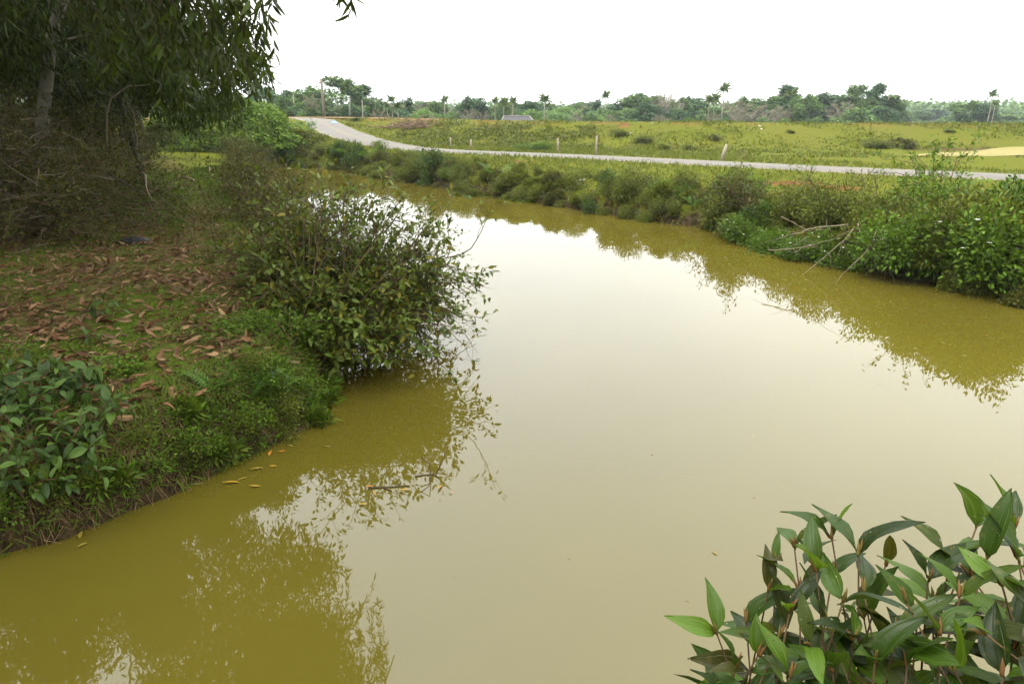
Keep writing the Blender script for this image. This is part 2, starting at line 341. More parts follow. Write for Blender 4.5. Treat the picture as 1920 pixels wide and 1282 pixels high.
def hit(px, py):
    r = ray(px, py); P = np.array([0, 0, CAMH]) + _ts[:, None] * r
    k = np.where(np.maximum(Hgt(P[:, 0], P[:, 1]), 0) >= P[:, 2])[0]
    p = P[k[0]] if len(k) else P[-1]
    return np.array([p[0], p[1], hz(p[0], p[1])])

# masks for what covers the soil (litter under the acacias, trodden path, bare red earth)
PATH = np.array([hit(*p)[:2] for p in [(40, 590), (150, 560), (250, 520), (330, 470), (385, 415), (380, 380), (350, 340), (310, 300)]])
def masks(x, y):
    pd = segdist(x, y, PATH)[0]
    path = (1 - smooth(.15, .55, pd + (fbm(x, y, .6, 3) - .45) * .9))
    lit = smooth(.3, .62, fbm(x + 5, y, 1.1, 4)) * smooth(17, 9, y) * smooth(-1.2, -2.6, x)
    return path, lit
RED = [(hit(1490, 345)[:2], 1.3), (hit(1430, 375)[:2], 1.0), (hit(1560, 352)[:2], 1.0), (hit(970, 303)[:2], .8), (hit(925, 240)[:2], .9), (hit(1170, 235)[:2], .5), (hit(930, 318)[:2], .5), (hit(288, 275)[:2], .8)]
def redmask(x, y):
    r = np.zeros(x.shape)
    n = (fbm(x, y, .5, 3) - .45)
    for p, s in RED: r = np.maximum(r, 1 - smooth(.4, 1, np.hypot(x - p[0], (y - p[1]) * 1.1) / s + n * 1.2))
    return r

ang = np.concatenate([np.linspace(-180, -46, 40, endpoint=False), np.linspace(-46, 46, 380, endpoint=False), np.linspace(46, 180, 40, endpoint=False)])
rad = np.concatenate([[.05], np.exp(np.linspace(math.log(.4), math.log(1600), 400))])
A, RR = np.meshgrid(np.radians(ang), rad, indexing='xy')
GX = (np.sin(A) * RR); GY = (np.cos(A) * RR); GZ, gd, ge, gs, gdr = Hgt(GX.ravel(), GY.ravel(), True)
na, nr_ = len(ang), len(rad)
ii, jj = np.meshgrid(np.arange(nr_ - 1), np.arange(na), indexing='ij'); kk = (jj + 1) % na
q0 = ii * na + jj; q1 = ii * na + kk; q2 = (ii + 1) * na + kk; q3 = (ii + 1) * na + jj
mb = MB(); mb.add(np.stack([GX.ravel(), GY.ravel(), GZ], 1), np.concatenate([np.stack([q0, q2, q1], -1).reshape(-1, 3), np.stack([q0, q3, q2], -1).reshape(-1, 3)]))
gme = mb.mesh('ground')
pth, lit = masks(GX.ravel(), GY.ravel()); red = redmask(GX.ravel(), GY.ravel()); red = np.maximum(red, .55 * smooth(-1.2, -.3, gs) * smooth(1.5, .5, gs) * smooth(.3, .6, fbm(GX.ravel(), GY.ravel(), 2.5, 4)))
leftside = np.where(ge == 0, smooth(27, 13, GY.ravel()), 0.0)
face = np.where(gd < .35, 1.0, 0.0) * smooth(60, 30, RR.ravel())
for nm, a in (('litter', np.clip(np.maximum(pth * .5, lit * .7) * (ge == 0), 0, 1)), ('red', red), ('shadeside', leftside), ('soil', face), ('dike', smooth(-6, -1, gs) * smooth(10, 6, gs)), ('foot', np.clip(smooth(6.9, 7.5, gs) * smooth(8.9, 8.2, gs) * smooth(.34, .5, fbm(GX.ravel(), GY.ravel(), 5.0, 4)) * (GX.ravel() > 7), 0, 1)), ('field', smooth(8.4, 9.4, gs) * smooth(30, 22, gs) * (ge == 1))):
    at_ = gme.attributes.new(nm, 'FLOAT', 'POINT'); at_.data.foreach_set('value', a.astype(np.float32))
gm, t = newmat('ground_cover'); L = t.links
tcx = N(t, 'ShaderNodeTexCoord')
def gnoise(s, d=5):
    n = N(t, 'ShaderNodeTexNoise'); n.inputs['Scale'].default_value = s; n.inputs['Detail'].default_value = d; L.new(tcx.outputs['Object'], n.inputs['Vector']); return n
def gmix(f, a, b):
    m_ = N(t, 'ShaderNodeMix', data_type='RGBA')
    for s_, v in ((0, f), (6, a), (7, b)):
        if isinstance(v, tuple): m_.inputs[s_].default_value = (*v, 1)
        else: L.new(v, m_.inputs[s_])
    return m_.outputs[2]
def attr(nm): return N(t, 'ShaderNodeAttribute', attribute_name=nm).outputs['Fac']
n_big = gnoise(.22, 4); n_mid = gnoise(1.1, 6); n_fine = gnoise(9, 5)
g1 = ramp(t, [(.3, (.045, .056, .003)), (.5, (.06, .07, .0045)), (.68, (.07, .066, .008))]); L.new(n_mid.outputs['Fac'], g1.inputs[0])
g2 = ramp(t, [(.35, (.032, .033, .005)), (.5, (.056, .065, .0045)), (.7, (.07, .083, .006))]); L.new(n_fine.outputs['Fac'], g2.inputs[0])
cA = gmix(.45, g1.outputs[0], g2.outputs[0]) if False else None
mxa = N(t, 'ShaderNodeMix', data_type='RGBA'); mxa.inputs[0].default_value = .45; L.new(g1.outputs[0], mxa.inputs[6]); L.new(g2.outputs[0], mxa.inputs[7])
bigr = ramp(t, [(.38, (0, 0, 0)), (.62, (1, 1, 1))], 1); L.new(n_big.outputs['Fac'], bigr.inputs[0])
dk = N(t, 'ShaderNodeMath', operation='MULTIPLY'); L.new(bigr.outputs[0], dk.inputs[0]); L.new(attr('dike'), dk.inputs[1])
c1 = gmix(dk.outputs[0], mxa.outputs[2], (.05, .052, .006))
c1 = gmix(attr('field'), c1, (.047, .052, .004)); c1 = gmix(attr('foot'), c1, (.034, .024, .009))
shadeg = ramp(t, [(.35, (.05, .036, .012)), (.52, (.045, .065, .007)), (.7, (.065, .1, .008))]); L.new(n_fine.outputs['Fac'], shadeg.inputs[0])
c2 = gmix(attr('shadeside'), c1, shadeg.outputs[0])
litc = ramp(t, [(.35, (.035, .024, .011)), (.6, (.085, .055, .027))]); L.new(n_fine.outputs['Fac'], litc.inputs[0])
c3 = gmix(attr('litter'), c2, litc.outputs[0])
redc = ramp(t, [(.35, (.055, .02, .008)), (.65, (.13, .05, .02))]); L.new(n_mid.outputs['Fac'], redc.inputs[0])
c4 = gmix(attr('red'), c3, redc.outputs[0])
soilc = ramp(t, [(.35, (.012, .009, .004)), (.65, (.035, .025, .011))]); L.new(n_fine.outputs['Fac'], soilc.inputs[0])
c5 = gmix(attr('soil'), c4, soilc.outputs[0])
p = N(t, 'ShaderNodeBsdfPrincipled'); p.inputs['Roughness'].default_value = .95; p.inputs['Specular IOR Level'].default_value = .02; L.new(c5, p.inputs['Base Color'])
bp = N(t, 'ShaderNodeBump'); bp.inputs['Strength'].default_value = 1.0; bp.inputs['Distance'].default_value = .25; bsum = N(t, 'ShaderNodeMath', operation='MULTIPLY_ADD'); L.new(n_fine.outputs['Fac'], bsum.inputs[0]); bsum.inputs[1].default_value = .3; L.new(n_mid.outputs['Fac'], bsum.inputs[2]); L.new(bsum.outputs[0], bp.inputs['Height']); L.new(bp.outputs[0], p.inputs['Normal'])
o_ = N(t, 'ShaderNodeOutputMaterial'); L.new(p.outputs[0], o_.inputs[0])
tag(link('ground', gme, gm), kind='structure', label='grassy ground with canal banks, dike and fields')

# water
wm, t = newmat('murky_water'); L = t.links
p = N(t, 'ShaderNodeBsdfPrincipled'); p.inputs['Roughness'].default_value = .015; p.inputs['IOR'].default_value = 1.38; p.inputs['Specular IOR Level'].default_value = .5
tcx = N(t, 'ShaderNodeTexCoord')
n1 = N(t, 'ShaderNodeTexNoise'); n1.inputs['Scale'].default_value = .35; n1.inputs['Detail'].default_value = 3; L.new(tcx.outputs['Object'], n1.inputs['Vector'])
rp = ramp(t, [(.3, (.053, .044, .0055)), (.7, (.064, .052, .0065))]); L.new(n1.outputs['Fac'], rp.inputs[0]); L.new(rp.outputs[0], p.inputs['Base Color'])
n2 = N(t, 'ShaderNodeTexNoise'); n2.inputs['Scale'].default_value = 2.2; n2.inputs['Detail'].default_value = 2; n2.inputs['Roughness'].default_value = .4; L.new(tcx.outputs['Object'], n2.inputs['Vector'])
bp = N(t, 'ShaderNodeBump'); bp.inputs['Strength'].default_value = .35; bp.inputs['Distance'].default_value = .006; n3 = N(t, 'ShaderNodeTexNoise'); n3.inputs['Scale'].default_value = .18; L.new(tcx.outputs['Object'], n3.inputs['Vector']); n4 = N(t, 'ShaderNodeMapRange'); L.new(n3.outputs['Fac'], n4.inputs[0]); n4.inputs[1].default_value = .4; n4.inputs[2].default_value = .65; n4.inputs[3].default_value = .12; n4.inputs[4].default_value = .55; L.new(n4.outputs[0], bp.inputs['Strength'])
L.new(n2.outputs['Fac'], bp.inputs['Height']); L.new(bp.outputs[0], p.inputs['Normal'])
o_ = N(t, 'ShaderNodeOutputMaterial'); L.new(p.outputs[0], o_.inputs[0])
mb = MB(); mb.add([(-150, -9, 0), (150, -9, 0), (0, 130, 0)], [(0, 1, 2)])
tag(link('water', mb.mesh('water'), wm), kind='structure', label='still murky olive canal water')

# road
rm, t = newmat('road_concrete'); L = t.links
uv = N(t, 'ShaderNodeUVMap', uv_map='UVMap'); sp = N(t, 'ShaderNodeSeparateXYZ'); L.new(uv.outputs[0], sp.inputs[0])
tcx = N(t, 'ShaderNodeTexCoord'); n1 = N(t, 'ShaderNodeTexNoise'); n1.inputs['Scale'].default_value = 1.3; n1.inputs['Detail'].default_value = 8; L.new(tcx.outputs['Object'], n1.inputs['Vector'])
r1 = ramp(t, [(.3, (.036, .032, .025)), (.7, (.068, .058, .043))]); L.new(n1.outputs['Fac'], r1.inputs[0])
r2 = ramp(t, [(0, (.9, .9, .9)), (.12, (0, 0, 0)), (.4, (0, 0, 0)), (.5, (.75, .75, .75)), (.6, (0, 0, 0)), (.88, (0, 0, 0)), (1, (.9, .9, .9))], 1); L.new(sp.outputs[0], r2.inputs[0])
mt = N(t, 'ShaderNodeMix', data_type='RGBA'); L.new(r2.outputs[0], mt.inputs[0]); L.new(r1.outputs[0], mt.inputs[6]); mt.inputs[7].default_value = (.06, .047, .026, 1)
p = N(t, 'ShaderNodeBsdfPrincipled'); p.inputs['Roughness'].default_value = .9; L.new(mt.outputs[2], p.inputs['Base Color'])
o_ = N(t, 'ShaderNodeOutputMaterial'); L.new(p.outputs[0], o_.inputs[0])
def strip(PL, width, z0, nper=14, ncr=8, edge=.25):
    tt = np.linspace(0, len(PL) - 1, (len(PL) - 1) * nper); idx = np.arange(len(PL))
    from_ = np.stack([np.interp(tt, idx, PL[:, k]) for k in range(3)], 1)
    ker = np.ones(nper) / nper
    P = np.stack([np.convolve(np.pad(from_[:, k], nper // 2, mode='edge'), ker, 'valid')[:len(tt)] for k in range(3)], 1)
    tg = norm(np.gradient(P[:, :2], axis=0)); nn = np.stack([-tg[:, 1], tg[:, 0]], 1)
    V = []; U = []
    for i, q in enumerate(P):
        for j in range(ncr + 1):
            u = j / ncr - .5
            wob = (vnoise(np.array([q[0] * .8 + j]), np.array([q[1] * .8]))[0] - .5) * edge if j in (0, ncr) else 0
            x, y = q[:2] + nn[i] * (u * width + wob)
            V.append((x, y, q[2] + z0 - (.07 if j in (0, ncr) else .035 * abs(u) * 2))); U.append((j / ncr, i / nper))
    F = []
    for i in range(len(P) - 1):
        for j in range(ncr):
            a = i * (ncr + 1) + j; F += [(a, a + ncr + 1, a + ncr + 2), (a, a + ncr + 2, a + 1)]
    m_ = MB(); m_.add(V, np.array(F)[:, ::-1], 0, U); return m_
tag(link('road', strip(ROAD, 3.1, .07).mesh('road'), rm), kind='structure', label='narrow grey concrete lane climbing the dike')
# orange earth track along the top of the dike by the pole
em = plain('orange_earth', (.11, .062, .026), .95, (.19, .115, .055), 2)
TR = np.array([(-5, 61.6, 2.64), (-11, 65.6, 2.76), (-18, 71.2, 2.83), (-30, 82, 2.83)], float)
tag(link('track', strip(TR, 2.2, .05, 10, 6, .8).mesh('track'), em), kind='structure', label='orange earth track on top of the dike')
# straw-coloured stubble field at the foot of the dike
sm = plain('stubble', (.12, .105, .035), .95, (.17, .145, .05), 3)
fa = np.linspace(0, 1, 20); Vf = []; Ff = []
for i, a in enumerate(fa):
    for j, b in enumerate(np.linspace(0, 1, 8)):
        x = 20.5 + 24 * a; y = 37.2 + .8 * a + b * (5.6 * min(1, a * 2.5) + .4); Vf.append((x, y, hz(x, y) + .03))
for i in range(19):
    for j in range(7):
        a = i * 8 + j; Ff += [(a, a + 8, a + 9), (a, a + 9, a + 1)]
mb = MB(); mb.add(Vf, Ff); tag(link('stubble_field', mb.mesh('stubble_field'), sm), kind='structure', label='pale straw stubble field below the dike')
# far hill
hm = plain('wooded_hill', (.03, .05, .03), .95, (.05, .075, .04), .05)
mb = MB(); xs = np.linspace(640, 1500, 60); ys = np.linspace(1050, 1400, 16); V = []; F = []
for x in xs:
    for y in ys:
        e_ = math.exp(-((x - 1010) / 190) ** 2) * 22 + math.exp(-((x - 1250) / 160) ** 2) * 16
        V.append((x, y, .3 + e_ * math.sin(math.pi * (y - 1050) / 350) + 2.2 * fbm(np.array([x / 12.]), np.array([y / 12.]))[0] * min(1, e_ / 6)))
for i in range(59):
    for j in range(15):
        a = i * 16 + j; F += [(a, a + 16, a + 17), (a, a + 17, a + 1)]
mb.add(V, F); tag(link('hill', mb.mesh('hill'), hm), kind='structure', label='low wooded hill in the hazy distance')
# ------------------------------------------------------------------ plant growing
def walk(p, d, L, n, wob, grav):
    pts = [np.array(p, float)]; d = norm(d)
    for i in range(n):
        d = norm(d + rng.normal(0, wob, 3) + np.array([0, 0, grav])); pts.append(pts[-1] + d * L / n)
    return np.array(pts), d
def grow(tubes, sites, p, d, L, r, lev, S):
    pts, de = walk(p, d, L, S['nseg'][lev], S['wob'][lev], S['grav'][lev])
    last = lev == len(S['nseg']) - 1
    tubes.append((pts, np.linspace(r, r * (.35 if last else .55), len(pts)), lev))
    if last:
        for i in range(1, len(pts)): sites.append((pts[i], norm(pts[i] - pts[i - 1]), i / (len(pts) - 1)))
        return
    for c in range(S['nch'][lev]):
        f = S['from'][lev] + (1 - S['from'][lev]) * (c + rng.random()) / S['nch'][lev]
        k = f * (len(pts) - 1); i = min(int(k), len(pts) - 2); q = pts[i] + (pts[i + 1] - pts[i]) * (k - i)
        t_ = norm(pts[i + 1] - pts[i]); a = rng.normal(0, 1, 3); a = norm(a - t_ * a.dot(t_)); an = S['ang'][lev] * rng.uniform(.7, 1.25)
        grow(tubes, sites, q, t_ * math.cos(an) + a * math.sin(an), L * S['shr'][lev] * rng.uniform(.7, 1.2), r * .55, lev + 1, S)
def tubes_mb(tubes, sides=(6, 4, 3, 3)):
    m_ = MB()
    for pts, r, lev in tubes: m_.tube(pts, r, sides[min(lev, 3)], rng.random(), cap=lev < 2)
    return m_
def leaf_cloud(m_, T, P, D, size, droop=0.0, spread=.7, sv=.35):
    n = len(P)
    if n == 0: return
    d = norm(D + rng.normal(0, spread, (n, 3)) + np.array([0, 0, -droop]))
    m_.scatter(T, P, rots(d, rng.normal(0, .6, n)), size * rng.uniform(1 - sv, 1 + sv, n))

def plant(name, loc, tubes, label, cat, group, stem_mat, leafsets, rz=0, s=1.0, stemname='stem'):
    """leafsets: list of (part name, MB, material, kind)"""
    o = tag(empty(name, loc, rz, s), label, cat, group)
    if tubes: link(stemname, tubes_mb(tubes).mesh(stemname), stem_mat, o)
    for nm, m_, mt_, kd in leafsets:
        if m_.n:
            c = link(nm, m_.mesh(nm), mt_, o)
            if kd: c['kind'] = kd
    return o

def bush(name, seed, w_, h_, nl, T, size, mat_, stem_mat, droop=.1, lumps=7, stems=9, dense=.55, flowers=0, up=.25):
    """dome shaped bush at the origin: stems from one root, leaves in uneven clumps"""
    global rng
    keep = rng; rng = np.random.default_rng(seed)
    o = empty(name, (0, 0, 0)); tubes = []
    cen = []
    for i in range(lumps):
        a = rng.uniform(0, 6.283); r = w_ * .5 * math.sqrt(rng.random()) * .8; z = h_ * rng.uniform(.25, .8) * (1 - .45 * (r / (w_ * .5)) ** 2)
        cen.append((r * math.cos(a), r * math.sin(a), z, rng.uniform(.2, .38) * min(w_, h_ * 1.3)))
    cen = np.array(cen)
    for i in range(stems):
        c = cen[i % lumps]; e_ = c[:3] + rng.normal(0, .25, 3) * c[3] + np.array([0, 0, c[3] * rng.uniform(.2, .9)])
        b = np.array([rng.normal(0, .05) * w_, rng.normal(0, .05) * w_, -.05]); t_ = np.linspace(0, 1, 6)[:, None]
        pts = b * (1 - t_) + e_ * t_ + np.sin(t_ * math.pi) * rng.normal(0, .06, 3) * h_ ; pts[:, 2] += (np.sin(t_ * math.pi) * .12 * h_)[:, 0]
        tubes.append((pts, np.linspace(.012, .003, 6) * max(h_, .5), 1))
    k = rng.integers(0, lumps, nl); dirs = rdir(nl, -.75, 1); rr = rng.random(nl) ** dense
    P = cen[k, :3] + dirs * (cen[k, 3] * rr)[:, None]; ok = P[:, 2] > .01; P = P[ok]; D = dirs[ok]
    m_ = MB(); leaf_cloud(m_, T, P, D + np.array([0, 0, up]), size, droop, .55)
    link('stem', tubes_mb(tubes, (4, 4, 3, 3)).mesh(name + '_stem'), stem_mat, o)
    c = link('foliage', m_.mesh(name + '_foliage'), mat_, o); c['kind'] = 'stuff'
    if flowers:
        f_ = MB(); q = rng.integers(0, len(P), flowers); q = [i for i in q if P[i][2] > h_ * .3]
        FP = np.array([P[i] + D[i] * .04 for i in q])
        for pet in range(5):
            a = pet * 1.2566; dd = np.tile([math.cos(a), math.sin(a), .25], (len(FP), 1)); f_.scatter(DW, FP, rots(dd), np.full(len(FP), .04))
        c = link('blossoms', f_.mesh(name + '_blossoms'), M['flower'], o); c['kind'] = 'stuff'
    rng = keep
    return o
used = set()
def place(tpl, loc, label, cat, group=None, rz=None, s=1.0):
    """the first use moves the template itself, later uses copy it"""
    rz = rng.uniform(0, 6.28) if rz is None else rz
    if tpl.name not in used:
        used.add(tpl.name); tpl.location = tuple(loc); tpl.rotation_euler = (0, 0, rz); tpl.scale = (s, s, s) if np.isscalar(s) else tuple(s); o = tpl
    else:
        o = copy_tree(tpl, loc, rz, s)
    for k in ('label', 'category', 'group'):
        if k in o: del o[k]
    return tag(o, label, cat, group)

# ------------------------------------------------------------------ acacias on the left bank
def crown_leaves(cs, n, size, T, mb_, twigs=None, droop=1.0):
    """cs: clumps (x,y,z,rx,rz). drooping leaves"""
    cs = np.array(cs, float); wgt = cs[:, 3] ** 2; k = rng.choice(len(cs), n, p=wgt / wgt.sum())
    dirs = rdir(n); rr = rng.random(n) ** .5
    P = cs[k, :3] + dirs * rr[:, None] * np.stack([cs[k, 3], cs[k, 3], cs[k, 4]], 1)
    d = norm(rng.normal(0, .55, (n, 3)) + np.array([0, 0, -droop]) + dirs * .3)
    mb_.scatter(T, P, rots(d, rng.uniform(0, 6.28, n), (1, 0, 0)), size * rng.uniform(.7, 1.25, n))
def limb(p0, p1, sag, n=7, wob=.04):
    t_ = np.linspace(0, 1, n)[:, None]; L_ = np.linalg.norm(np.array(p1) - p0)
    pts = np.array(p0) * (1 - t_) + np.array(p1) * t_; pts[:, 2] += (np.sin(t_ * math.pi) * sag)[:, 0]
    pts[1:-1] += rng.normal(0, wob * L_, (n - 2, 3)) * .5; return pts
def acacia_template(seed, h, nleaf, leaf=.22, rmax=2.6, low=.32, matk='acacia_far', trunk_r=.09, lean=(0, 0)):
    global rng
    keep = rng; rng = np.random.default_rng(seed)
    o = empty('acacia_tree', (0, 0, 0))
    tp, _ = walk((0, 0, -.2), (lean[0], lean[1], 1), h * .95, 12, .05, .05)
    m_ = MB(); m_.tube(tp, np.linspace(trunk_r, trunk_r * .2, 13), 10, .3)
    cs = []
    for i in range(30):
        f = low + (1 - low) * (i + rng.random()) / 30; q = tp[0] + (tp[-1] - tp[0]) * 0; k = f * 12; j = min(int(k), 11); q = tp[j] + (tp[j + 1] - tp[j]) * (k - j)
        a = rng.uniform(0, 6.28); rr = rmax * rng.uniform(.35, 1) * (1 - .55 * abs(f - .6) / .5)
        e_ = q + np.array([math.cos(a) * rr, math.sin(a) * rr, rr * rng.uniform(-.1, .45)])
        m_.tube(limb(q, e_, .1 * rr), np.linspace(trunk_r * .3, .012, 7), 4, rng.random())
        cs.append((*e_, rng.uniform(.55, 1.0), rng.uniform(.5, .9)))
    lf = MB(); crown_leaves(cs, nleaf, leaf, diamT(.26, .03, .1), lf)
    link('trunk', m_.mesh('acacia_trunk'), M['barkdark'], o)
    c = link('crown', lf.mesh('acacia_crown'), M[matk], o); c['kind'] = 'stuff'
    rng = keep
    return o
T1 = acacia_template(11, 11, 15000); T2 = acacia_template(12, 13, 15000, rmax=2.4, low=.26); T3 = acacia_template(13, 9.5, 13000, rmax=2.9, low=.22)
spots = [(T1, -11.5, 16.5, 1.0), (T2, -13.5, 19, 1.0), (T3, -10.2, 19.5, 1.0), (T1, -15.5, 16, .95), (T2, -16.5, 22, 1.05), (T3, -13, 24, 1.0), (T1, -18.5, 19, 1.1), (T2, -19.5, 27, 1.1), (T3, -15.5, 29, 1.05), (T1, -22, 23, 1.0), (T2, -24, 32, 1.1), (T3, -20, 35, 1.0), (T1, -27, 28, 1.1), (T2, -12.5, 9.0, 1.0), (T1, -8.4, 6.8, 1.0), (T1, -10.9, 10.6, 1.0), (T3, -13.2, 12.0, 1.0), (T3, -17, 19.5, 1.1), (T3, -21, 26, 1.2), (T3, -26, 33, 1.2), (T2, -17, 33, 1.0), (T3, -30, 45, 1.2), (T3, -15, 12.8, 1.0), (T1, -24.5, 42, 1.1), (T2, -30, 38, 1.1)]
for T_, x, y, s in spots:
    place(T_, (x, y, hz(x, y)), 'slim dark-trunked acacia standing in the grove behind the brush thicket', 'tree', 'acacias of the grove on the left bank', s=s)
# pale trunk that leans and forks above the thicket
def sub(p, o): return np.asarray(p, float) - np.asarray(o, float)
B0 = np.array([-9.0, 13.4, hz(-9.0, 13.4)])
tr = tag(empty('acacia_tree', B0), 'acacia with pale grey forked trunk rising out of the brush thicket', 'tree')
tp = np.array([(0, 0, -.2), *[at(px, py, 13.4 + dy) - B0 for px, py, dy in ((78, 300, 0), (80, 220, 0), (88, 150, 0), (93, 90, 0), (104, 40, 0), (128, -20, .1))], (1.0, .5, 5.6), (1.6, .8, 8.0), (1.9, .9, 10)])
m_ = MB(); m_.tube(tp, [.135, .125, .115, .105, .1, .09, .07, .06, .04, .02], 14, .4)
m_.tube(np.array([tp[5], tp[5] + (-.08, .15, .5), tp[5] + (-.35, .4, 1.3), tp[5] + (-.8, .6, 3)]), [.08, .07, .055, .03], 8, .2)
b1 = at(93, 85, 13.4) - B0
m_.tube(np.array([b1, at(120, 77, 13.3) - B0, at(165, 68, 13.1) - B0, at(215, 60, 12.8) - B0, at(260, 40, 12.4) - B0]), [.045, .035, .028, .018, .01], 7, .5)
m_.tube(np.array([at(84, 115, 13.4) - B0, at(98, 113, 13.25) - B0]), [.03, .02], 6, .9)
cs = []
for i in range(34):
    a = rng.uniform(0, 6.28); f = rng.uniform(.3, 1); q = np.array([1.2 * f, .6 * f, 3.4 + 7 * f]); rr = rng.uniform(.6, 3.1)
    e_ = q + np.array([math.cos(a) * rr * 1.1 + .5, math.sin(a) * rr, rng.uniform(-.6, .7)]); cs.append((*e_, rng.uniform(.6, 1.0), rng.uniform(.5, .9)))
    m_.tube(limb(q, e_, .1), np.linspace(.035, .01, 7), 4, rng.random())
for px, py, dy, r_ in ((20, 20, -1, .8), (60, 60, 1.2, .6), (200, 15, -.6, .7), (260, 60, -1, .7), (240, 120, .5, .6), (310, 100, .2, .7), (330, 150, .8, .6), (290, 170, 1.5, .5), (390, 150, 3, .7), (340, 205, 4.5, .6), (420, 190, 4, .6), (10, 120, 0, .6), (30, 80, -.5, .6), (370, 60, 2, .8), (430, 90, 3, .8), (165, 130, 1.5, .4), (470, 130, 4, .6), (380, 195, 5, .6)):
    cs.append((*(at(px, py, 13.4 + dy) - B0), r_, r_))
    if rng.random() < .8: m_.tube(limb(tp[6 + i % 3], np.array(cs[-1][:3]), .3), np.linspace(.03, .008, 7), 4, .1)
lf = MB(); crown_leaves(cs, 30000, .2, diamT(.26, .03, .1), lf)
link('trunk', m_.mesh('trunk'), M['bark'], tr); tag(link('crown', lf.mesh('crown'), M['acacia'], tr), kind='stuff')
# another overhanging tree further down the bank
place(T2, (-13.4, 25.5, hz(-13.4, 25.5)), 'acacia standing nearest the bend of the canal, its low boughs above the path', 'tree', rz=1.0, s=1.0)
for T_, x, y in ((T1, -6.6, -2.2), (T3, -9.5, -1.6)):  # unseen trees added behind the camera to darken the near water
    place(T_, (x, y, hz(x, y)), 'unseen acacia added behind the viewpoint to shade the near water', 'tree', 'unseen acacias added behind the viewpoint')

# the tree whose branches hang into the frame (trunk stands left of the view)
A0 = np.array([-6.4, 5.6, hz(-6.4, 5.6)])
ta = tag(empty('acacia_tree', A0), 'acacia with long curved leaves drooping over the near water', 'tree')
tp = np.array([(0, 0, -.2), (.1, .05, 1.5), (.35, .15, 3), (.9, .4, 4.6), (1.6, .8, 6.3), (2.1, 1.2, 8.2), (2.3, 1.4, 10.2)])
m_ = MB(); m_.tube(tp, [.2, .18, .17, .14, .11, .07, .02], 12, .3)
twl = []   # hanging twigs (world points)
def hang(start, n, Lr, out, spread):
    for i in range(n):
        p = np.array(start) + rng.normal(0, spread, 3); L_ = rng.uniform(*Lr); d = norm(np.array([out[0], out[1], .1]) + rng.normal(0, .35, 3))
        pts, _ = walk(p, d, L_, 8, .12, -.32); azm = pts[:, 0] / pts[:, 1]; elm = (pts[:, 2] - CAMH) / pts[:, 1]
        if azm.max() > -.225 or (elm.min() < .175 and azm.max() > -.36): continue
        twl.append(pts)
limbs = [((-2.6, 7.6, 4.7), 3), ((-2.3, 6.7, 4.6), 3), ((-3.1, 6.9, 4.3), 3), ((-2.0, 8.3, 5.2), 3), ((-3.6, 7.8, 4.4), 3), ((-2.7, 9.4, 4.9), 4), ((-2.2, 9.9, 6.0), 4), ((-4.2, 8.9, 4.6), 4), ((-2.0, 7.3, 6.5), 5), ((-2.7, 10.6, 7.4), 5), ((-2.3, 8.6, 8.2), 5), ((-2.9, 9.5, 7.0), 5), ((-3.0, 8.0, 6.2), 4), ((-2.4, 6.6, 6.4), 4), ((-3.4, 10.8, 6.2), 4), ((-2.6, 12.2, 8.4), 5), ((-2.7, 6.3, 5.6), 4), ((-2.3, 5.6, 7.0), 5)]
for e_, k in limbs:
    s0 = tp[k] ; m_.tube(limb(s0, np.array(e_) - A0, .35), np.linspace(.05, .012, 7), 5, rng.random())
    hang(e_, 16, (.7, 1.4), (.2, .05), .32)
# curtain in the frame: strands whose ends come down to the right places
for px, py, y in ((425, 180, 6.8), (440, 120, 6.5), (465, 165, 6.7), (480, 185, 6.6), (495, 150, 6.5), (505, 175, 6.7), (515, 110, 6.4), (455, 60, 6.3), (490, 80, 6.4), (500, 30, 6.4), (400, 140, 6.6), (380, 100, 6.5), (360, 150, 6.9), (340, 80, 6.6), (410, 60, 6.3), (430, 20, 6.3), (470, 20, 6.3), (300, 110, 6.8), (320, 40, 6.5), (360, 30, 6.4), (280, 60, 7.0), (395, 185, 7.2), (500, 130, 6.6), (500, 60, 6.5), (510, 10, 6.6), (445, 195, 6.9), (260, 20, 6.8), (230, 60, 7.0), (200, 90, 7.3), (30, 20, 6.4), (70, 5, 6.4), (10, 60, 6.6), (150, 25, 6.8), (350, 195, 7.6), (485, 120, 6.9), (420, 100, 7.0), (655, 28, 6.2), (640, 5, 6.25), *[(rng.uniform(180, 470), rng.uniform(0, 170), rng.uniform(6.4, 8.0)) for _ in range(60)]):
    e_ = at(px, py, y); top = e_ + np.array([-.35 + rng.normal(0, .12), rng.normal(0, .15), rng.uniform(.7, 1.0)])
    if px > 600: top = e_ + np.array([-.25, .1, .5])
    t_ = np.linspace(0, 1, 9)[:, None]; pts = top * (1 - t_) + e_ * t_; pts[:, 0] += (np.sin(t_ * math.pi)[:, 0]) * .12; pts[1:-1] += rng.normal(0, .015, (7, 3)); twl.append(pts)
    j = rng.integers(0, len(limbs)); near = min(limbs, key=lambda q: np.linalg.norm(np.array(q[0]) - top)); m_.tube(limb(np.array(near[0]) - A0, top - A0, .1), np.linspace(.01, .004, 7), 4, .3)
PP = []; DD = []; tw_ = MB()
for pts in twl:
    tw_.tube(pts - A0, np.linspace(.005, .0018, len(pts)), 3, .5, cap=False)
    for i in range(2, len(pts)):
        for k in range(3 if pts[0][2] < 5.2 else 4):
            q = pts[i - 1] + (pts[i] - pts[i - 1]) * rng.random(); t_ = norm(pts[i] - pts[i - 1]); side = norm(np.cross(t_, rng.normal(0, 1, 3)))
            PP.append(q - A0); DD.append(norm(t_ * .5 + side * .8 + np.array([0, 0, -.55])))
PP = np.array(PP); DD = np.array(DD)
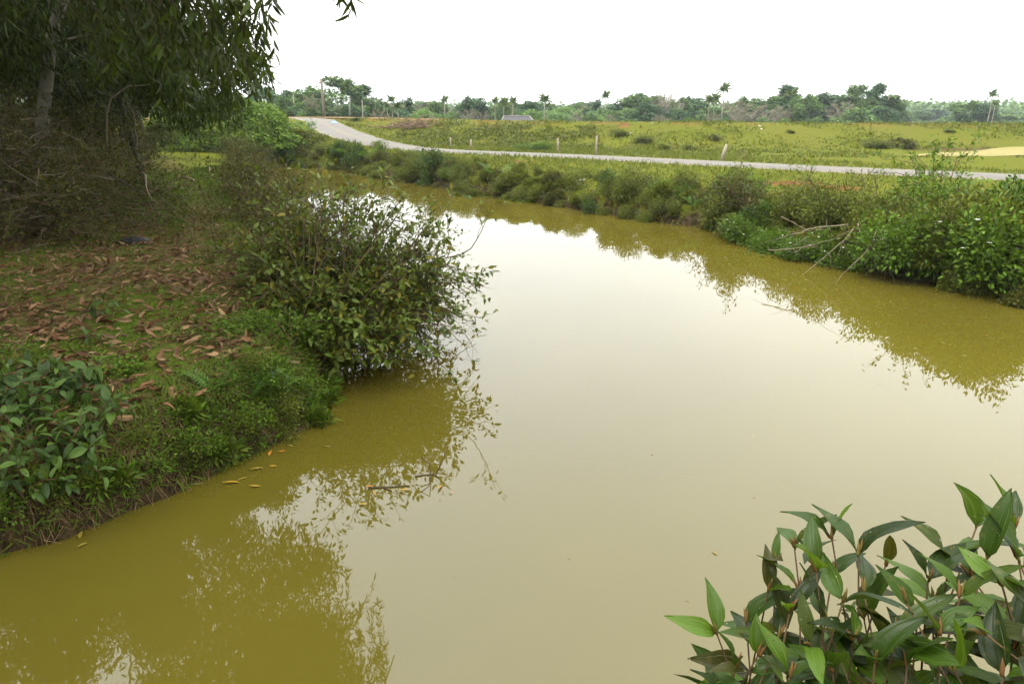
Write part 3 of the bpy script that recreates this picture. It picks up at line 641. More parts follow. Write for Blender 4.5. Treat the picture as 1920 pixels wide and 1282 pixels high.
pw = PP + A0; dist = np.linalg.norm(pw - [0, 0, CAMH], axis=1); el = (pw[:, 2] - CAMH) / pw[:, 1]; az = pw[:, 0] / pw[:, 1]
infr = (el < .15) & (az > -.75); order = np.argsort(np.where(infr, dist, 99)); parts = order[:min(290, int(infr.sum()))]; rest = np.setdiff1d(np.arange(len(PP)), parts)
lf = MB(); lf.scatter(PHY2, PP[rest], rots(DD[rest], rng.uniform(0, 6.28, len(rest)), (1, 0, 0)), .14 * rng.uniform(.75, 1.25, len(rest)))
cs = []
for i in range(80):
    q = np.array([rng.uniform(-6.8, -2.6), rng.uniform(4.0, 13), rng.uniform(5.6, 10.5)]); q[0] = min(q[0], -.25 * q[1] - .55 - rng.random() * 1.6); cs.append((*(q - A0), rng.uniform(.5, .8), rng.uniform(.4, .7)))
    if i % 2 == 0: m_.tube(limb(tp[min(6, 3 + i % 4)], np.array(cs[-1][:3]), .3), np.linspace(.03, .008, 7), 4, .2)
for i in range(60):  # out-of-view foliage added overhead to shade the near left water
    q = np.array([rng.uniform(-8, -3.4), rng.uniform(.4, 5.5), rng.uniform(5.4, 9.5)]); cs.append((*(q - A0), rng.uniform(.55, .85), rng.uniform(.4, .7)))
    if i % 3 == 0: m_.tube(limb(tp[min(6, 3 + i % 4)], np.array(cs[-1][:3]), .3), np.linspace(.03, .008, 7), 4, .2)
crown_leaves(cs, 46000, .19, diamT(.26, .03, .1), lf)
link('trunk', m_.mesh('trunk'), M['barkdark'], ta); tag(link('twigs', tw_.mesh('twigs'), M['twig'], ta), kind='stuff'); tag(link('crown', lf.mesh('crown'), M['acacia'], ta), kind='stuff')
def leaf_part(meshes, mat_, P, D, S, parent, roll=None, up=(0, 0, 1), name='leaf'):
    Rm = rots(np.array(D), roll, up)
    for i in range(len(P)):
        me = meshes[i % len(meshes)]; o = link(name, me, mat_, parent)
        o.matrix_local = Matrix.Translation(P[i]) @ Matrix(Rm[i].tolist()).to_4x4() @ Matrix.Diagonal((S[i], S[i], S[i], 1))
def tmesh(T, name):
    m_ = MB(); m_.add(T[0], T[1], 0, T[2]); return m_.mesh(name)
phm = [tmesh(leafT(.18 + .03 * k, 6, 2, sick=(.25, -.22, .12)[k], curl=.15, fold=.1, sharp=.8), 'phyllode') for k in range(3)]
leaf_part(phm, M['acacia'], PP[parts], DD[parts], .142 * rng.uniform(.75, 1.25, len(parts)), ta, rng.uniform(0, 6.28, len(parts)), (1, 0, 0))

# ------------------------------------------------------------------ brush thicket on the left
def thicket(seed, w_, h_, ntw, nl, label, loc):
    global rng
    keep = rng; rng = np.random.default_rng(seed); tubes = []; sites = []
    for i in range(ntw):
        b = np.array([rng.normal(0, .28) * w_, rng.normal(0, .28) * w_, -.05]); d = norm(np.array([b[0] * .5, b[1] * .5, .9]) + rng.normal(0, .45, 3))
        grow(tubes, sites, b, d, h_ * rng.uniform(.5, 1.05), .012, 0, dict(nseg=(6, 5, 4), wob=(.16, .2, .22), grav=(-.05, -.06, -.06), nch=(5, 3), ang=(.7, .8), shr=(.5, .5), **{'from': (.2, .2)}))
    # fallen, criss-crossing dead twigs at the foot
    for i in range(ntw * 3):
        b = np.array([rng.normal(0, .38) * w_, rng.normal(0, .38) * w_, rng.uniform(0, .55) * h_ * .6]); d = rdir(1, -.25, .35)[0]
        pts, _ = walk(b, d, rng.uniform(.4, 1.3), 6, .18, -.02); pts[:, 2] = np.maximum(pts[:, 2], .01); tubes.append((pts, np.linspace(.01, .003, 7) * rng.uniform(.7, 1.8), 2))
    P = np.array([s[0] for s in sites]); D = np.array([s[1] for s in sites]); k = rng.integers(0, len(P), nl)
    lf = MB(); leaf_cloud(lf, DI, P[k] + rng.normal(0, .06, (nl, 3)), D[k], .07, .1, .8)
    o = plant('brush_thicket', loc, tubes, label, 'thicket', 'brush thickets under the acacias', M['twig'], [('foliage', lf, M['olive'], 'stuff')], stemname='twigs')
    pm_ = MB()
    for i in range(70):
        q = np.array([rng.normal(0, .33) * w_, rng.normal(0, .33) * w_, rng.uniform(.05, .8) * h_]); pts, _ = walk(q, rdir(1, -.3, .6)[0], rng.uniform(.5, 1.4), 6, .16, -.02); pts[:, 2] = np.maximum(pts[:, 2], .01); pm_.tube(pts, np.linspace(.011, .003, 7) * rng.uniform(.6, 1.3), 4, rng.random(), False)
    tag(link('dead_twigs', pm_.mesh('dead_twigs'), M['twigpale'], o), kind='stuff')
    for ch in o.children:
        if ch.name.startswith('twigs'): ch['kind'] = 'stuff'
    rng = keep; return o
thk = [thicket(31, 2.2, 2.2, 30, 6000, 'tangled brown brush thicket with bare twigs beside the grassy path', tuple(at(75, 405, 12.4)[:2]) + (hz(*at(75, 405, 12.4)[:2]),)),
       thicket(32, 2.3, 2.4, 30, 9000, 'leafy olive brush thicket at the foot of the pale acacia trunk', tuple(at(15, 390, 12.2)[:2]) + (hz(*at(15, 390, 12.2)[:2]),))]
for (px, y, s, src, lb) in ((90, 15.0, .8, 0, 'small brush thicket where the grass path narrows'), (60, 16, 1.1, 1, 'tall brush thicket behind the pale acacia trunk'), (-60, 13, 1.05, 0, 'brush thicket under the low acacia leaves, left of the pale trunk'), (60, 11.4, .7, 0, 'low brown brush heap in front of the thickets, by the leaf litter'), (110, 19, 1.0, 1, 'distant brush thicket between the slim trunks, left of the path'), (60, 21, 1.1, 0, 'brown brush thicket among the slim grove trunks'), (40, 18, 1.3, 1, 'leafy thicket deep in the grove behind the pale trunk'), (165, 30, 1.0, 1, 'farthest brush thicket at the side of the path before the vine mound'), (150, 30, 1.2, 1, 'far leafy thicket filling the grove behind the brown thicket'), (90, 27, 1.4, 1, 'tall far thicket deep between the grove trees')):
    q = at(px, 400, y); copy_tree(thk[src], (q[0], q[1], hz(q[0], q[1])), rng.uniform(0, 6), s, lb)
# one long pale bent twig standing out of the thicket
b0 = at(200, 215, 13.2); m_ = MB(); m_.tube(np.array([at(200, 300, 13.2), b0, at(208, 185, 13.1), at(240, 162, 13), at(275, 160, 12.9), at(302, 150, 12.8)]), [.02, .018, .016, .014, .01, .005], 6, .8)
tag(link('bent_twig', m_.mesh('bent_twig'), M['twigpale']), 'long pale bent twig sticking up out of the brush thicket', 'twig')
b0 = hit(270, 362); m_ = MB(); m_.tube(np.array([at(200, 322, 12.2), at(235, 345, 11.8), at(268, 363, 11.5)]), [.018, .016, .01], 6, 0)
tag(link('dead_branch', m_.mesh('dead_branch'), M['barkdark']), 'dark straight dead branch poking out of the thicket towards the path', 'branch')

# ------------------------------------------------------------------ big shrub leaning over the water
def spreading(seed, base, tips, nper, S, rad0):
    tubes = []; sites = []
    for tp_ in tips:
        for k in range(nper):
            v = np.array(tp_) - base; v = v + rng.normal(0, .12, 3) * np.linalg.norm(v); b = rng.normal(0, 1, 3) * np.array([.22, .22, .02])
            grow(tubes, sites, b, v + np.array([0, 0, .35 * np.linalg.norm(v)]), np.linalg.norm(v) * .77, rad0, 0, S)
    return tubes, sites
S1b = np.array([-2.35, 7.75, hz(-2.35, 7.75) - .02])
SP = dict(nseg=(8, 5, 4), wob=(.1, .2, .22), grav=(-.055, -.02, .03), nch=(7, 4), ang=(.75, .8), shr=(.4, .5), **{'from': (.25, .2)})
tips = [at(885, 575, 8.3), at(850, 520, 8.5), at(800, 450, 8.8), at(745, 400, 9.0), at(690, 350, 9.1), at(640, 370, 9.2), at(580, 400, 9.0), at(520, 420, 8.9), at(700, 470, 8.2), at(620, 500, 7.9), at(820, 600, 7.9), at(560, 560, 7.4), at(640, 590, 7.3), at(730, 640, 7.4), at(500, 500, 8.2), at(780, 545, 8.0), at(600, 650, 7.0), at(540, 620, 7.2), at(500, 560, 7.7), at(470, 520, 8.3), at(660, 640, 7.1), at(700, 600, 7.5), at(760, 600, 7.6), at(650, 530, 7.8), at(560, 480, 8.3), at(840, 560, 8.1), at(690, 315, 9.3), at(720, 370, 9.2), at(650, 340, 9.3), at(780, 430, 8.9), at(830, 490, 8.6), at(600, 360, 9.3), at(870, 550, 8.4), np.array([-1.6, 9.1, .45]), np.array([-1.2, 9.3, .55]), np.array([-2.0, 9.4, .4]), np.array([-1.0, 8.9, .4]), np.array([-.9, 9.2, .8]), np.array([-1.5, 8.6, .25]), np.array([-1.1, 8.4, .3])]
tubes, sites = spreading(5, S1b, tips, 3, SP, .012)
# bare dead twigs fanning out low over the water
for px, py, y in ((870, 610, 8.1), (880, 640, 8.0), (850, 585, 8.2), (830, 620, 7.9), (800, 640, 7.7), (760, 660, 7.3), (740, 670, 7.2), (890, 560, 8.4), (845, 600, 8.3), (790, 600, 8.0), (820, 560, 8.2)):
    for k in range(4):
        e_ = at(px + rng.normal(0, 18), py + rng.normal(0, 14), y) - S1b; e_[2] = max(e_[2], .05 - S1b[2])
        pts = limb(np.array([rng.normal(.2, .1), rng.normal(0, .12), 0]), e_, .12, 8, .03); tubes.append((pts, np.linspace(.009, .002, 8), 2))
        for q in range(2):
            i = rng.integers(3, 7); p2, _ = walk(pts[i], norm(pts[i + 1] - pts[i]) + rng.normal(0, .4, 3), rng.uniform(.2, .5), 4, .15, .02); p2[:, 2] = np.maximum(p2[:, 2], .02 - S1b[2]); tubes.append((p2, np.linspace(.004, .0015, 5), 3))
P = np.array([s[0] for s in sites]); D = np.array([s[1] for s in sites]); F_ = np.array([s[2] for s in sites])
k = rng.integers(0, len(P), 21000); PL_ = P[k] + rng.normal(0, .03, (len(k), 3)); DL = norm(D[k] * .8 + rng.normal(0, .6, (len(k), 3)) + np.array([0, 0, .1]))
ok = (PL_[:, 2] + S1b[2]) > .03; PL_ = PL_[ok]; DL = DL[ok]; pw = PL_ + S1b
front = np.argsort(pw[:, 1] - .3 * pw[:, 2] - .2 * pw[:, 0])[:290]; rest = np.setdiff1d(np.arange(len(PL_)), front)
lf = MB(); lf.scatter(OV6, PL_[rest], rots(DL[rest], rng.normal(0, .5, len(rest))), .085 * rng.uniform(.55, 1.3, len(rest)))
sh = plant('overhanging_shrub', S1b, tubes, 'large spreading green shrub leaning from the bank over the water', 'shrub', None, M['twig'], [('foliage', lf, M['shrub'], 'stuff')], stemname='branches')
ovm = [tmesh(leafT(.42 + .06 * k, 5, 4, curl=.15 + .15 * k, fold=.2, sharp=.85, wave=.02), 'ovate_leaf') for k in range(3)]
ovs = [m.copy() for m in ovm]
leaf_part(ovs, M['shrub'], PL_[front], DL[front], .1 * rng.uniform(.7, 1.3, len(front)), sh, rng.normal(0, .5, len(front)))
# smaller-leaved shrubs behind it along the bank
shb = []
def bank_shrub(seed, base, h_, nst, nl, label, mat_, leaf=.05, T=DI):
    global rng
    keep = rng; rng = np.random.default_rng(seed); tubes = []; sites = []
    for i in range(nst):
        grow(tubes, sites, np.array([rng.normal(0, .15), rng.normal(0, .15), -.03]), norm(np.array([rng.normal(0, .55), rng.normal(0, .55), 1])), h_ * rng.uniform(.7, 1.15), .013, 0, dict(nseg=(7, 5, 4), wob=(.14, .2, .22), grav=(-.02, -.02, 0), nch=(8, 4), ang=(.8, .8), shr=(.45, .5), **{'from': (.2, .15)}))
    P = np.array([s[0] for s in sites]); D = np.array([s[1] for s in sites]); k = rng.integers(0, len(P), nl); lf = MB()
    leaf_cloud(lf, T, P[k] + rng.normal(0, .04, (nl, 3)), D[k], leaf, .05, .8)
    o = plant('bank_shrub', base, tubes, label, 'shrub', None, M['twig'], [('foliage', lf, mat_, 'stuff')], stemname='branches'); rng = keep; return o
def gpt(x, y): return (x, y, hz(x, y) - .02)
q1 = bank_shrub(41, gpt(-3.4, 10.4), 1.3, 12, 4200, 'twiggy olive shrub on the bank edge behind the large overhanging shrub', M['olive'], .055)
q2 = bank_shrub(42, gpt(-4.3, 13.1), 1.1, 11, 3600, 'fine-leaved yellowish green shrub between the path and the water', M['bank'], .06)
for (x, y, s, src, lb) in ((-5.5, 15.2, .95, q1, 'olive shrub by the water halfway to the vine mound'), (-7.1, 19.0, .95, q2, 'yellowish shrub on the water edge below the acacia at the bend'), (-9.1, 23.8, .95, q1, 'twiggy olive shrub beyond the bend acacia at the water'), (-11.1, 28.8, 1.0, q2, 'yellowish shrub at the bend of the canal, near the vine mound'), (-13.2, 34, .9, q1, 'olive shrub at the end of the bank in front of the vine mound'), (-3.0, 9.4, .7, q2, 'small yellowish shrub tucked against the large overhanging shrub')):
    copy_tree(q1 if src is q1 else q2, gpt(x, y), rng.uniform(0, 6), s, lb)

# ------------------------------------------------------------------ broad-leaved plants on the near left bank and the foreground shrub
melm = [tmesh(leafT(.44 + .05 * k, 6, 4, curl=(.1, .3, .45)[k], fold=.2, sharp=.85, wave=.02), 'broad_leaf') for k in range(3)]
def broadleaf(name, base, stems, leaf, mat_, label, cat, group, meshes, budm=None, pairs=6, stem_r=.005, dens=1.0, span=.75, flat=0.0, fill=0):
    """stems: list of world tip points. opposite leaf pairs up each stem, upright pair at the tip"""
    base = np.array(base, float); o = tag(empty(name, base), label, cat, group); m_ = MB(); P = []; D = []; S = []; BP = []
    for tip in stems:
        e_ = np.array(tip) - base; b = rng.normal(0, .05, 3) * np.array([1, 1, 0]); pts = limb(b, e_, .08, 9, .06); m_.tube(pts, np.linspace(stem_r * 1.6, stem_r * .5, 9), 5, rng.random())
        L_ = np.linalg.norm(e_); npair = max(3, int(pairs * dens)); ph = rng.uniform(0, 3.14)
        for k in range(npair):
            f = 1 - (k / npair) * span; i = min(int(f * 8), 7); q = pts[i] + (pts[i + 1] - pts[i]) * (f * 8 - i); t_ = norm(pts[i + 1] - pts[i]); ax = norm(np.cross(t_, [math.cos(ph + k * 1.571), math.sin(ph + k * 1.571), .05])); age = min(1, .35 + k * .3)
            for s_ in (-1, 1):
                if rng.random() < .08: continue
                dr = norm(ax * s_ * (.35 + .6 * age) + t_ * (1.0 - .75 * age) + np.array([0, 0, .1 - (.35 + flat) * max(0, age - .5)]) + rng.normal(0, .16, 3)); P.append(q + dr * leaf * .06); D.append(dr); S.append(leaf * (.55 + .5 * age) * rng.uniform(.65, 1.25))
        BP.append((pts[-1], norm(pts[-1] - pts[-2])))
    if fill:
        fm = MB(); T_ = leafT(.34, 4, 2, sick=.06, curl=.3, fold=.2, sharp=.85); tips_ = np.array([np.array(t) - base for t in stems]); n_ = fill; i_ = rng.integers(0, len(tips_), n_); f_ = rng.uniform(.25, .95, n_)[:, None]
        Pf = tips_[i_] * f_ + rng.normal(0, .03, (n_, 3)) + np.array([0, 0, .03]); Df = norm(np.stack([rng.normal(0, 1, n_), rng.normal(0, 1, n_), rng.uniform(-.7, .4, n_)], 1)); fm.scatter(T_, Pf, rots(Df, rng.normal(0, .5, n_)), leaf * rng.uniform(.6, 1.1, n_)); tag(link('foliage', fm.mesh('inner_foliage'), mat_, o), kind='stuff')
    link('stem', m_.mesh(name + '_stem'), M['stem'], o)
    leaf_part(meshes, mat_, P, D, S, o, rng.normal(0, .35, len(P)))
    if budm:
        bb = MB(); bb.tube(np.array([(0, 0, 0), (.0005, 0, .006), (0, .0008, .015), (.0006, 0, .024)]), [.0012, .0026, .0022, .0004], 6, .3); bme = bb.mesh('bud')
        for q, t_ in BP:
            for k in range(2):
                ob = link('bud', bme, M['bud'], o); ob.matrix_local = Matrix.Translation(q + rng.normal(0, .001, 3)) @ Vector(norm(t_ + rng.normal(0, .22, 3))).to_track_quat('Z', 'Y').to_matrix().to_4x4()
    return o
# left bank
def tips_at(L_, y): return [at(px, py, y + dy) for px, py, dy in L_]
broadleaf('broadleaf_plant', gpt(-3.95, 4.75), tips_at([(25, 700, .1), (60, 735, 0), (15, 790, -.1), (95, 760, .05), (60, 810, -.15), (20, 860, -.2), (100, 830, -.15), (130, 790, 0), (45, 900, -.25), (10, 740, 0), (70, 770, 0), (30, 830, -.1), (75, 870, -.2), (120, 870, -.2), (5, 900, -.2)], 4.65), .125, M['mel'], 'green broad-leaved plant with veined leaves at the bank corner above the water', 'plant', 'broad-leaved plants on the left bank', melm, pairs=6)
broadleaf('broadleaf_plant', gpt(-3.5, 5.05), tips_at([(165, 700, .1), (185, 680, .15), (140, 735, 0), (105, 690, .1), (200, 745, 0), (60, 690, .2), (150, 770, 0), (120, 720, .1)], 4.95), .125, M['mel'], 'dark broad-leaved plant standing at the edge of the leaf litter', 'plant', 'broad-leaved plants on the left bank', melm, pairs=5)
broadleaf('broadleaf_plant', gpt(-3.2, 4.85), tips_at([(225, 750, .05), (240, 770, 0), (150, 850, -.25), (120, 900, -.3), (165, 800, -.15), (190, 820, -.2), (150, 930, -.3), (100, 950, -.3), (60, 930, -.3)], 4.8), .115, M['mel'], 'low broad-leaved plant with a bright leaf pair on the dry bank face', 'plant', 'broad-leaved plants on the left bank', melm, pairs=4)
broadleaf('broadleaf_plant', gpt(-4.6, 7.0), tips_at([(215, 565, 0), (200, 600, -.1), (230, 580, 0)], 6.95), .11, M['mel'], 'young green seedling alone in the leaf-strewn grass', 'plant', 'broad-leaved plants on the left bank', melm, pairs=3)
broadleaf('broadleaf_plant', gpt(-4.3, 6.2), tips_at([(215, 650, 0), (205, 640, 0)], 6.1), .09, M['mel'], 'tiny seedling with two pale leaves below the larger seedling', 'plant', 'broad-leaved plants on the left bank', melm, pairs=2)
broadleaf('broadleaf_plant', gpt(-2.35, 6.0), tips_at([(515, 690, 0), (525, 705, -.05)], 5.95), .12, M['mel'], 'pale long-leaved sprout at the bank tip below the large shrub', 'plant', 'broad-leaved plants on the left bank', melm, pairs=2)
def face_tip(px, py, out): r_ = ray(px, py); p_ = hit(px, py); return p_ - r_ / np.linalg.norm(r_) * out + np.array([0, 0, .05])
for cx, cy, L_, lb in ((45, 930, [(10, 790), (45, 770), (20, 830), (70, 830), (5, 870), (45, 880), (85, 880), (25, 925), (70, 935), (110, 915)], 'lowest broad-leaved plant hanging over the water at the bank corner'), (140, 880, [(120, 800), (160, 790), (140, 840), (180, 850), (110, 855), (165, 890), (135, 925), (195, 905)], 'broad-leaved plant on the bank face beside the dry roots'), (60, 770, [(20, 700), (60, 690), (95, 710), (35, 745), (80, 755), (115, 745)], 'broad-leaved plant at the top of the bank corner')):
    broadleaf('broadleaf_plant', hit(cx, cy) - [0, 0, .05], [face_tip(px, py, rng.uniform(.1, .3)) for px, py in L_], .12, M['mel'], lb, 'plant', 'broad-leaved plants on the left bank', melm, pairs=4, span=.6)
# foreground, right of the camera
fgm = [tmesh(leafT(.3 + .045 * k, 7, 4, sick=(.08, -.1, .02, .15)[k], curl=(.15, .35, .55, .3)[k], fold=.22, sharp=.85, wave=.03, twist=(.1, -.25, .2, .35)[k]), 'veined_leaf') for k in range(4)]
fg1 = [(1560, 1010, .88), (1490, 1030, .92), (1455, 1060, .9), (1610, 1040, .85), (1530, 1070, .82), (1440, 1110, .86), (1345, 1190, .84), (1400, 1170, .86), (1480, 1150, .8), (1580, 1130, .8), (1420, 1230, .78), (1520, 1210, .76), (1600, 1200, .78), (1560, 1080, .86), (1500, 1110, .84), (1620, 1110, .82), (1550, 1170, .8), (1460, 1200, .8), (1380, 1250, .8), (1560, 1260, .74), (1480, 1270, .74), (1620, 1160, .84)]
fg2 = [(1660, 1060, .95), (1830, 990, .9), (1780, 1050, .85), (1740, 1090, .82), (1850, 1050, .8), (1900, 990, .95), (1700, 1130, .78), (1800, 1120, .76), (1880, 1100, .75), (1680, 1190, .78), (1760, 1190, .72), (1850, 1190, .7), (1910, 1050, .8), (1930, 1150, .7), (1640, 1240, .72), (1720, 1160, .8), (1820, 1080, .84), (1870, 1150, .8), (1900, 1220, .74), (1700, 1250, .72), (1790, 1260, .7), (1880, 1270, .68), (1750, 1130, .85)]
broadleaf('foreground_shrub', (.5, .42, hz(.5, .42)), [at(a, b, c) for a, b, c in fg1], .095, M['fg'], 'dark veined-leaf shrub with reddish buds, its outer leaves riddled with holes', 'shrub', None, fgm, True, 7, .0024, span=.5, flat=.7, fill=900)
broadleaf('foreground_shrub', (.74, .36, hz(.74, .36)), [at(a, b, c) for a, b, c in fg2], .104, M['fg'], 'denser veined-leaf shrub with upright pointed leaves beside the hole-riddled shrub', 'shrub', None, fgm, True, 6, .0026, span=.5, flat=.7, fill=1000)
#PARTC
# ------------------------------------------------------------------ ground cover: grass, litter, herbs, roots
def sample(n, x0, x1, y0, y1, edge, dmin, dmax, near=None):
    x = rng.uniform(x0, x1, n); y = rng.uniform(y0, y1, n) if near is None else y0 * (y1 / y0) ** (rng.random(n) ** near)
    z, d, e, s, dr = Hgt(x, y, True); k = (e == edge) & (d > dmin) & (d < dmax) & (dr > 1.5 + .25 * rng.random(n))
    return np.stack([x, y, z], 1)[k], d[k], s[k]
def tufts(m_, P, nb, size, spread=.03, lean=.5, T=BL, dens=None):
    n = len(P)
    for b in range(nb):
        q = P + np.stack([rng.normal(0, spread, n), rng.normal(0, spread, n), np.zeros(n)], 1); d = norm(np.stack([rng.normal(0, lean, n), rng.normal(0, lean, n), np.full(n, .8)], 1))
        m_.scatter(T, q, rots(d, rng.uniform(0, 6.28, n), (1, 0, 0)), size * rng.uniform(.5, 1.4, n))
P, d, s = sample(60000, -13, -1.7, 4.0, 34, 0, .2, 40, 1.25)
pth, lit = masks(P[:, 0], P[:, 1]); k = rng.random(len(P)) > np.maximum(pth * .75, lit * .7) + .15 * (P[:, 1] < 14); P = P[k]
far_ = np.clip(P[:, 1] / 9, .8, 2.2)
m_ = MB()
for b in range(4):
    n = len(P); q = P + np.stack([rng.normal(0, .035, n), rng.normal(0, .035, n), np.full(n, -.004)], 1); dd = norm(np.stack([rng.normal(0, .7, n), rng.normal(0, .7, n), np.full(n, .6)], 1))
    m_.scatter(bladeT(.16, .3), q, rots(dd, rng.uniform(0, 6.28, n), (1, 0, 0)), .055 * far_ * rng.uniform(.5, 1.4, n))
tag(link('grass', m_.mesh('grass'), M['grass']), 'short green grass on the shaded left bank', 'grass', kind='stuff')
# tiny herbs thick along the left bank edge
P, d, s = sample(60000, -5, -1.5, 3.6, 9.5, 0, .02, 1.5)
k = rng.random(len(P)) < np.clip(1.2 - d, .1, 1) * smooth(.42, .6, fbm(P[:, 0], P[:, 1], .5, 3) + .0 + .09 * (P[:, 0] > -3.0)) * .85; P = P[k]; m_ = MB()
for b in range(7):
    n = len(P); hgt = rng.uniform(.01, .1, n); q = P + np.stack([rng.normal(0, .035, n), rng.normal(0, .035, n), hgt], 1); leaf_cloud(m_, DW, q, np.concatenate([rdir(n, -.1, .6)]), .026, 0, .3)
tag(link('herbs', m_.mesh('herbs'), M['lush']), 'small round-leaved herbs along the left bank edge', 'herbs', kind='stuff')
# dry roots and dead grass hanging down the bank face
P, d, s = sample(90000, -5.5, -1.5, 3.3, 8.5, 0, -.03, .6); P = P[rng.random(len(P)) < .98]; m_ = MB()
eps = .08; gx = (Hgt(P[:, 0] + eps, P[:, 1]) - Hgt(P[:, 0] - eps, P[:, 1])) / (2 * eps); gy = (Hgt(P[:, 0], P[:, 1] + eps) - Hgt(P[:, 0], P[:, 1] - eps)) / (2 * eps)
nrm = norm(np.stack([-gx, -gy, np.ones(len(P))], 1)); n = len(P)
dd = norm(nrm * .45 + np.array([0, 0, -.8]) + rng.normal(0, .45, (n, 3)))
m_.scatter(bladeT(.022, .3), P + nrm * .01, rots(dd, rng.normal(0, .5, n), nrm), .12 * rng.uniform(.5, 1.6, n))
tag(link('hanging_roots', m_.mesh('hanging_roots'), M['straw']), 'brown dry roots and dead grass hanging on the near bank face', 'roots', kind='stuff')
k = rng.random(n) < .45; m_ = MB(); dd = norm(nrm[k] * .8 + np.array([0, 0, .3]) + rng.normal(0, .4, (k.sum(), 3))); m_.scatter(bladeT(.1, .5), P[k], rots(dd, rng.normal(0, .5, k.sum()), nrm[k]), .09 * rng.uniform(.5, 1.5, k.sum()))
tag(link('bank_face_grass', m_.mesh('bank_face_grass'), M['grass']), 'sparse grass growing on the steep near bank', 'grass', kind='stuff')
# little leafy clumps that break up the edge of the near bank
HC = [bush('herb_clump', 61, .55, .42, 900, DI, .04, M['lush'], M['twig'], lumps=6, stems=8), bush('herb_clump', 62, .5, .36, 800, DI, .034, M['bank'], M['twig'], lumps=6, stems=8), bush('herb_clump', 63, .6, .3, 420, DN, .13, M['grass'], M['twig'], lumps=5, stems=5, up=.7)]
for px, py, k, s_, lb in ((545, 655, 0, 1.1, 'bright small-leaved clump at the bank tip under the large shrub'), (585, 690, 1, 1.1, 'olive small-leaved clump hanging over the bank tip'), (605, 745, 1, .9, None), (560, 760, 0, .8, None), (590, 800, 2, .7, None), (520, 800, 1, .8, None), (480, 800, 0, .7, None), (430, 830, 1, .8, None), (380, 850, 0, .7, None), (330, 880, 1, .8, None), (260, 920, 0, .8, None), (190, 930, 2, .7, None), (130, 960, 1, .9, None), (60, 975, 0, .9, None), (15, 960, 1, 1.0, None), (350, 790, 2, .6, None), (280, 830, 1, .6, None), (40, 690, 0, .8, None), (625, 745, 2, .9, 'long-bladed grass tuft drooping over the water at the bank tip'), (500, 720, 0, .8, None), (460, 700, 1, .7, None), (620, 700, 1, 1.1, None), (410, 870, 2, .6, None), (540, 825, 1, .6, None)):
    q = hit(px, py); place(copy_tree(HC[k], (0, 0, 0)) if lb else HC[k], (q[0], q[1], max(0, q[2]) - .04), lb or ('small bright leafy clump on the near bank face', 'small olive leafy clump on the near bank face', 'grassy tuft on the near bank face')[k], 'plant', None if lb else 'leafy clumps on the near bank face', s=s_)
# fallen leaves: the ones that show as single leaves, then the mass
P, d, s = sample(34000, -9.5, -1.8, 4.2, 16, 0, .3, 12, 1.1)
pth, lit = masks(P[:, 0], P[:, 1]); k = rng.random(len(P)) < np.clip((.24 + .35 * lit + .1 * pth), 0, 1); P = P[k]; n = len(P)
dist = np.linalg.norm(P - [0, 0, CAMH], axis=1); vis = np.abs(P[:, 0] / P[:, 1]) < .8; size = .1 * rng.uniform(.55, 1.5, n); order = np.argsort(np.where(vis, dist / size, 1e9)); one = order[:290]; rest = order[290:]
m_ = MB(); dd = norm(np.stack([rng.normal(0, 1, n), rng.normal(0, 1, n), rng.uniform(-.1, .3, n)], 1))
m_.scatter(DRY2, P[rest] + [0, 0, .015], rots(dd[rest], rng.normal(0, .5, len(rest))), size[rest])
tag(link('leaf_litter', m_.mesh('leaf_litter'), M['dry']), 'brown dead leaf litter strewn over the grass', 'leaf litter', kind='stuff')
drm = [tmesh(T_, 'dry_leaf') for T_ in DRY]; Rm = rots(dd, rng.normal(0, .5, n))
for j, i in enumerate(one):
    o = link('fallen_leaf', drm[j % 3], M['dry']); sz = size[i] * 1.25
    o.matrix_world = Matrix.Translation(P[i] + [0, 0, .02]) @ Matrix(Rm[i].tolist()).to_4x4() @ Matrix.Diagonal((sz, sz, sz, 1)); tag(o, 'curled reddish brown fallen leaf lying on the near left bank', 'leaf', 'fallen leaves on the left bank')
# ferns
def fern_frond_T(n=11):
    V = []; F = []; U = []
    for i in range(n):
        f = (i + 1) / (n + 1); L_ = .32 * math.sin(math.pi * min(1, .18 + f * .82)) + .02; c = np.array([0, f, .28 * math.sin(f * 1.9) - .25 * f * f])
        for s_ in (-1, 1):
            b = len(V); V += [c - [0, .028, 0], c + [s_ * L_ * .5, .03, .0], c + [s_ * L_, .09, -.03], c + [s_ * L_ * .45, .075, .0]]; F += [(b, b + 1, b + 2), (b, b + 2, b + 3)]; U += [(0, 0)] * 4
    return np.array(V), np.array(F), np.array(U)
ffm = tmesh(fern_frond_T(), 'fern_frond')
def fern(loc, n, size, label, group, rz=0):
    o = tag(empty('fern', loc), label, 'fern', group); a = rng.uniform(0, 6.28, n); D = np.stack([np.cos(a), np.sin(a), rng.uniform(.35, 1.0, n)], 1); leaf_part([ffm], M['fern'], np.zeros((n, 3)), D, size * rng.uniform(.75, 1.2, n), o, name='frond'); return o
GF = 'ferns on the left bank'
for px, py, n, sz, lb in ((405, 735, 5, .3, 'pale feathery fern at the top of the near bank'), (470, 750, 6, .34, 'wide fern with arching fronds beside the pale feathery fern'), (440, 800, 4, .26, 'small fern drooping down the bank face'), (520, 745, 4, .24, 'little fern near the bank tip under the herbs'), (500, 830, 4, .22, 'small fern just above the waterline'), (215, 760, 3, .2, 'tiny fern among the broad-leaved plants')):
    q = hit(px, py); fern(q, n, sz, lb, GF)
GF2 = 'ferns on the far bank'
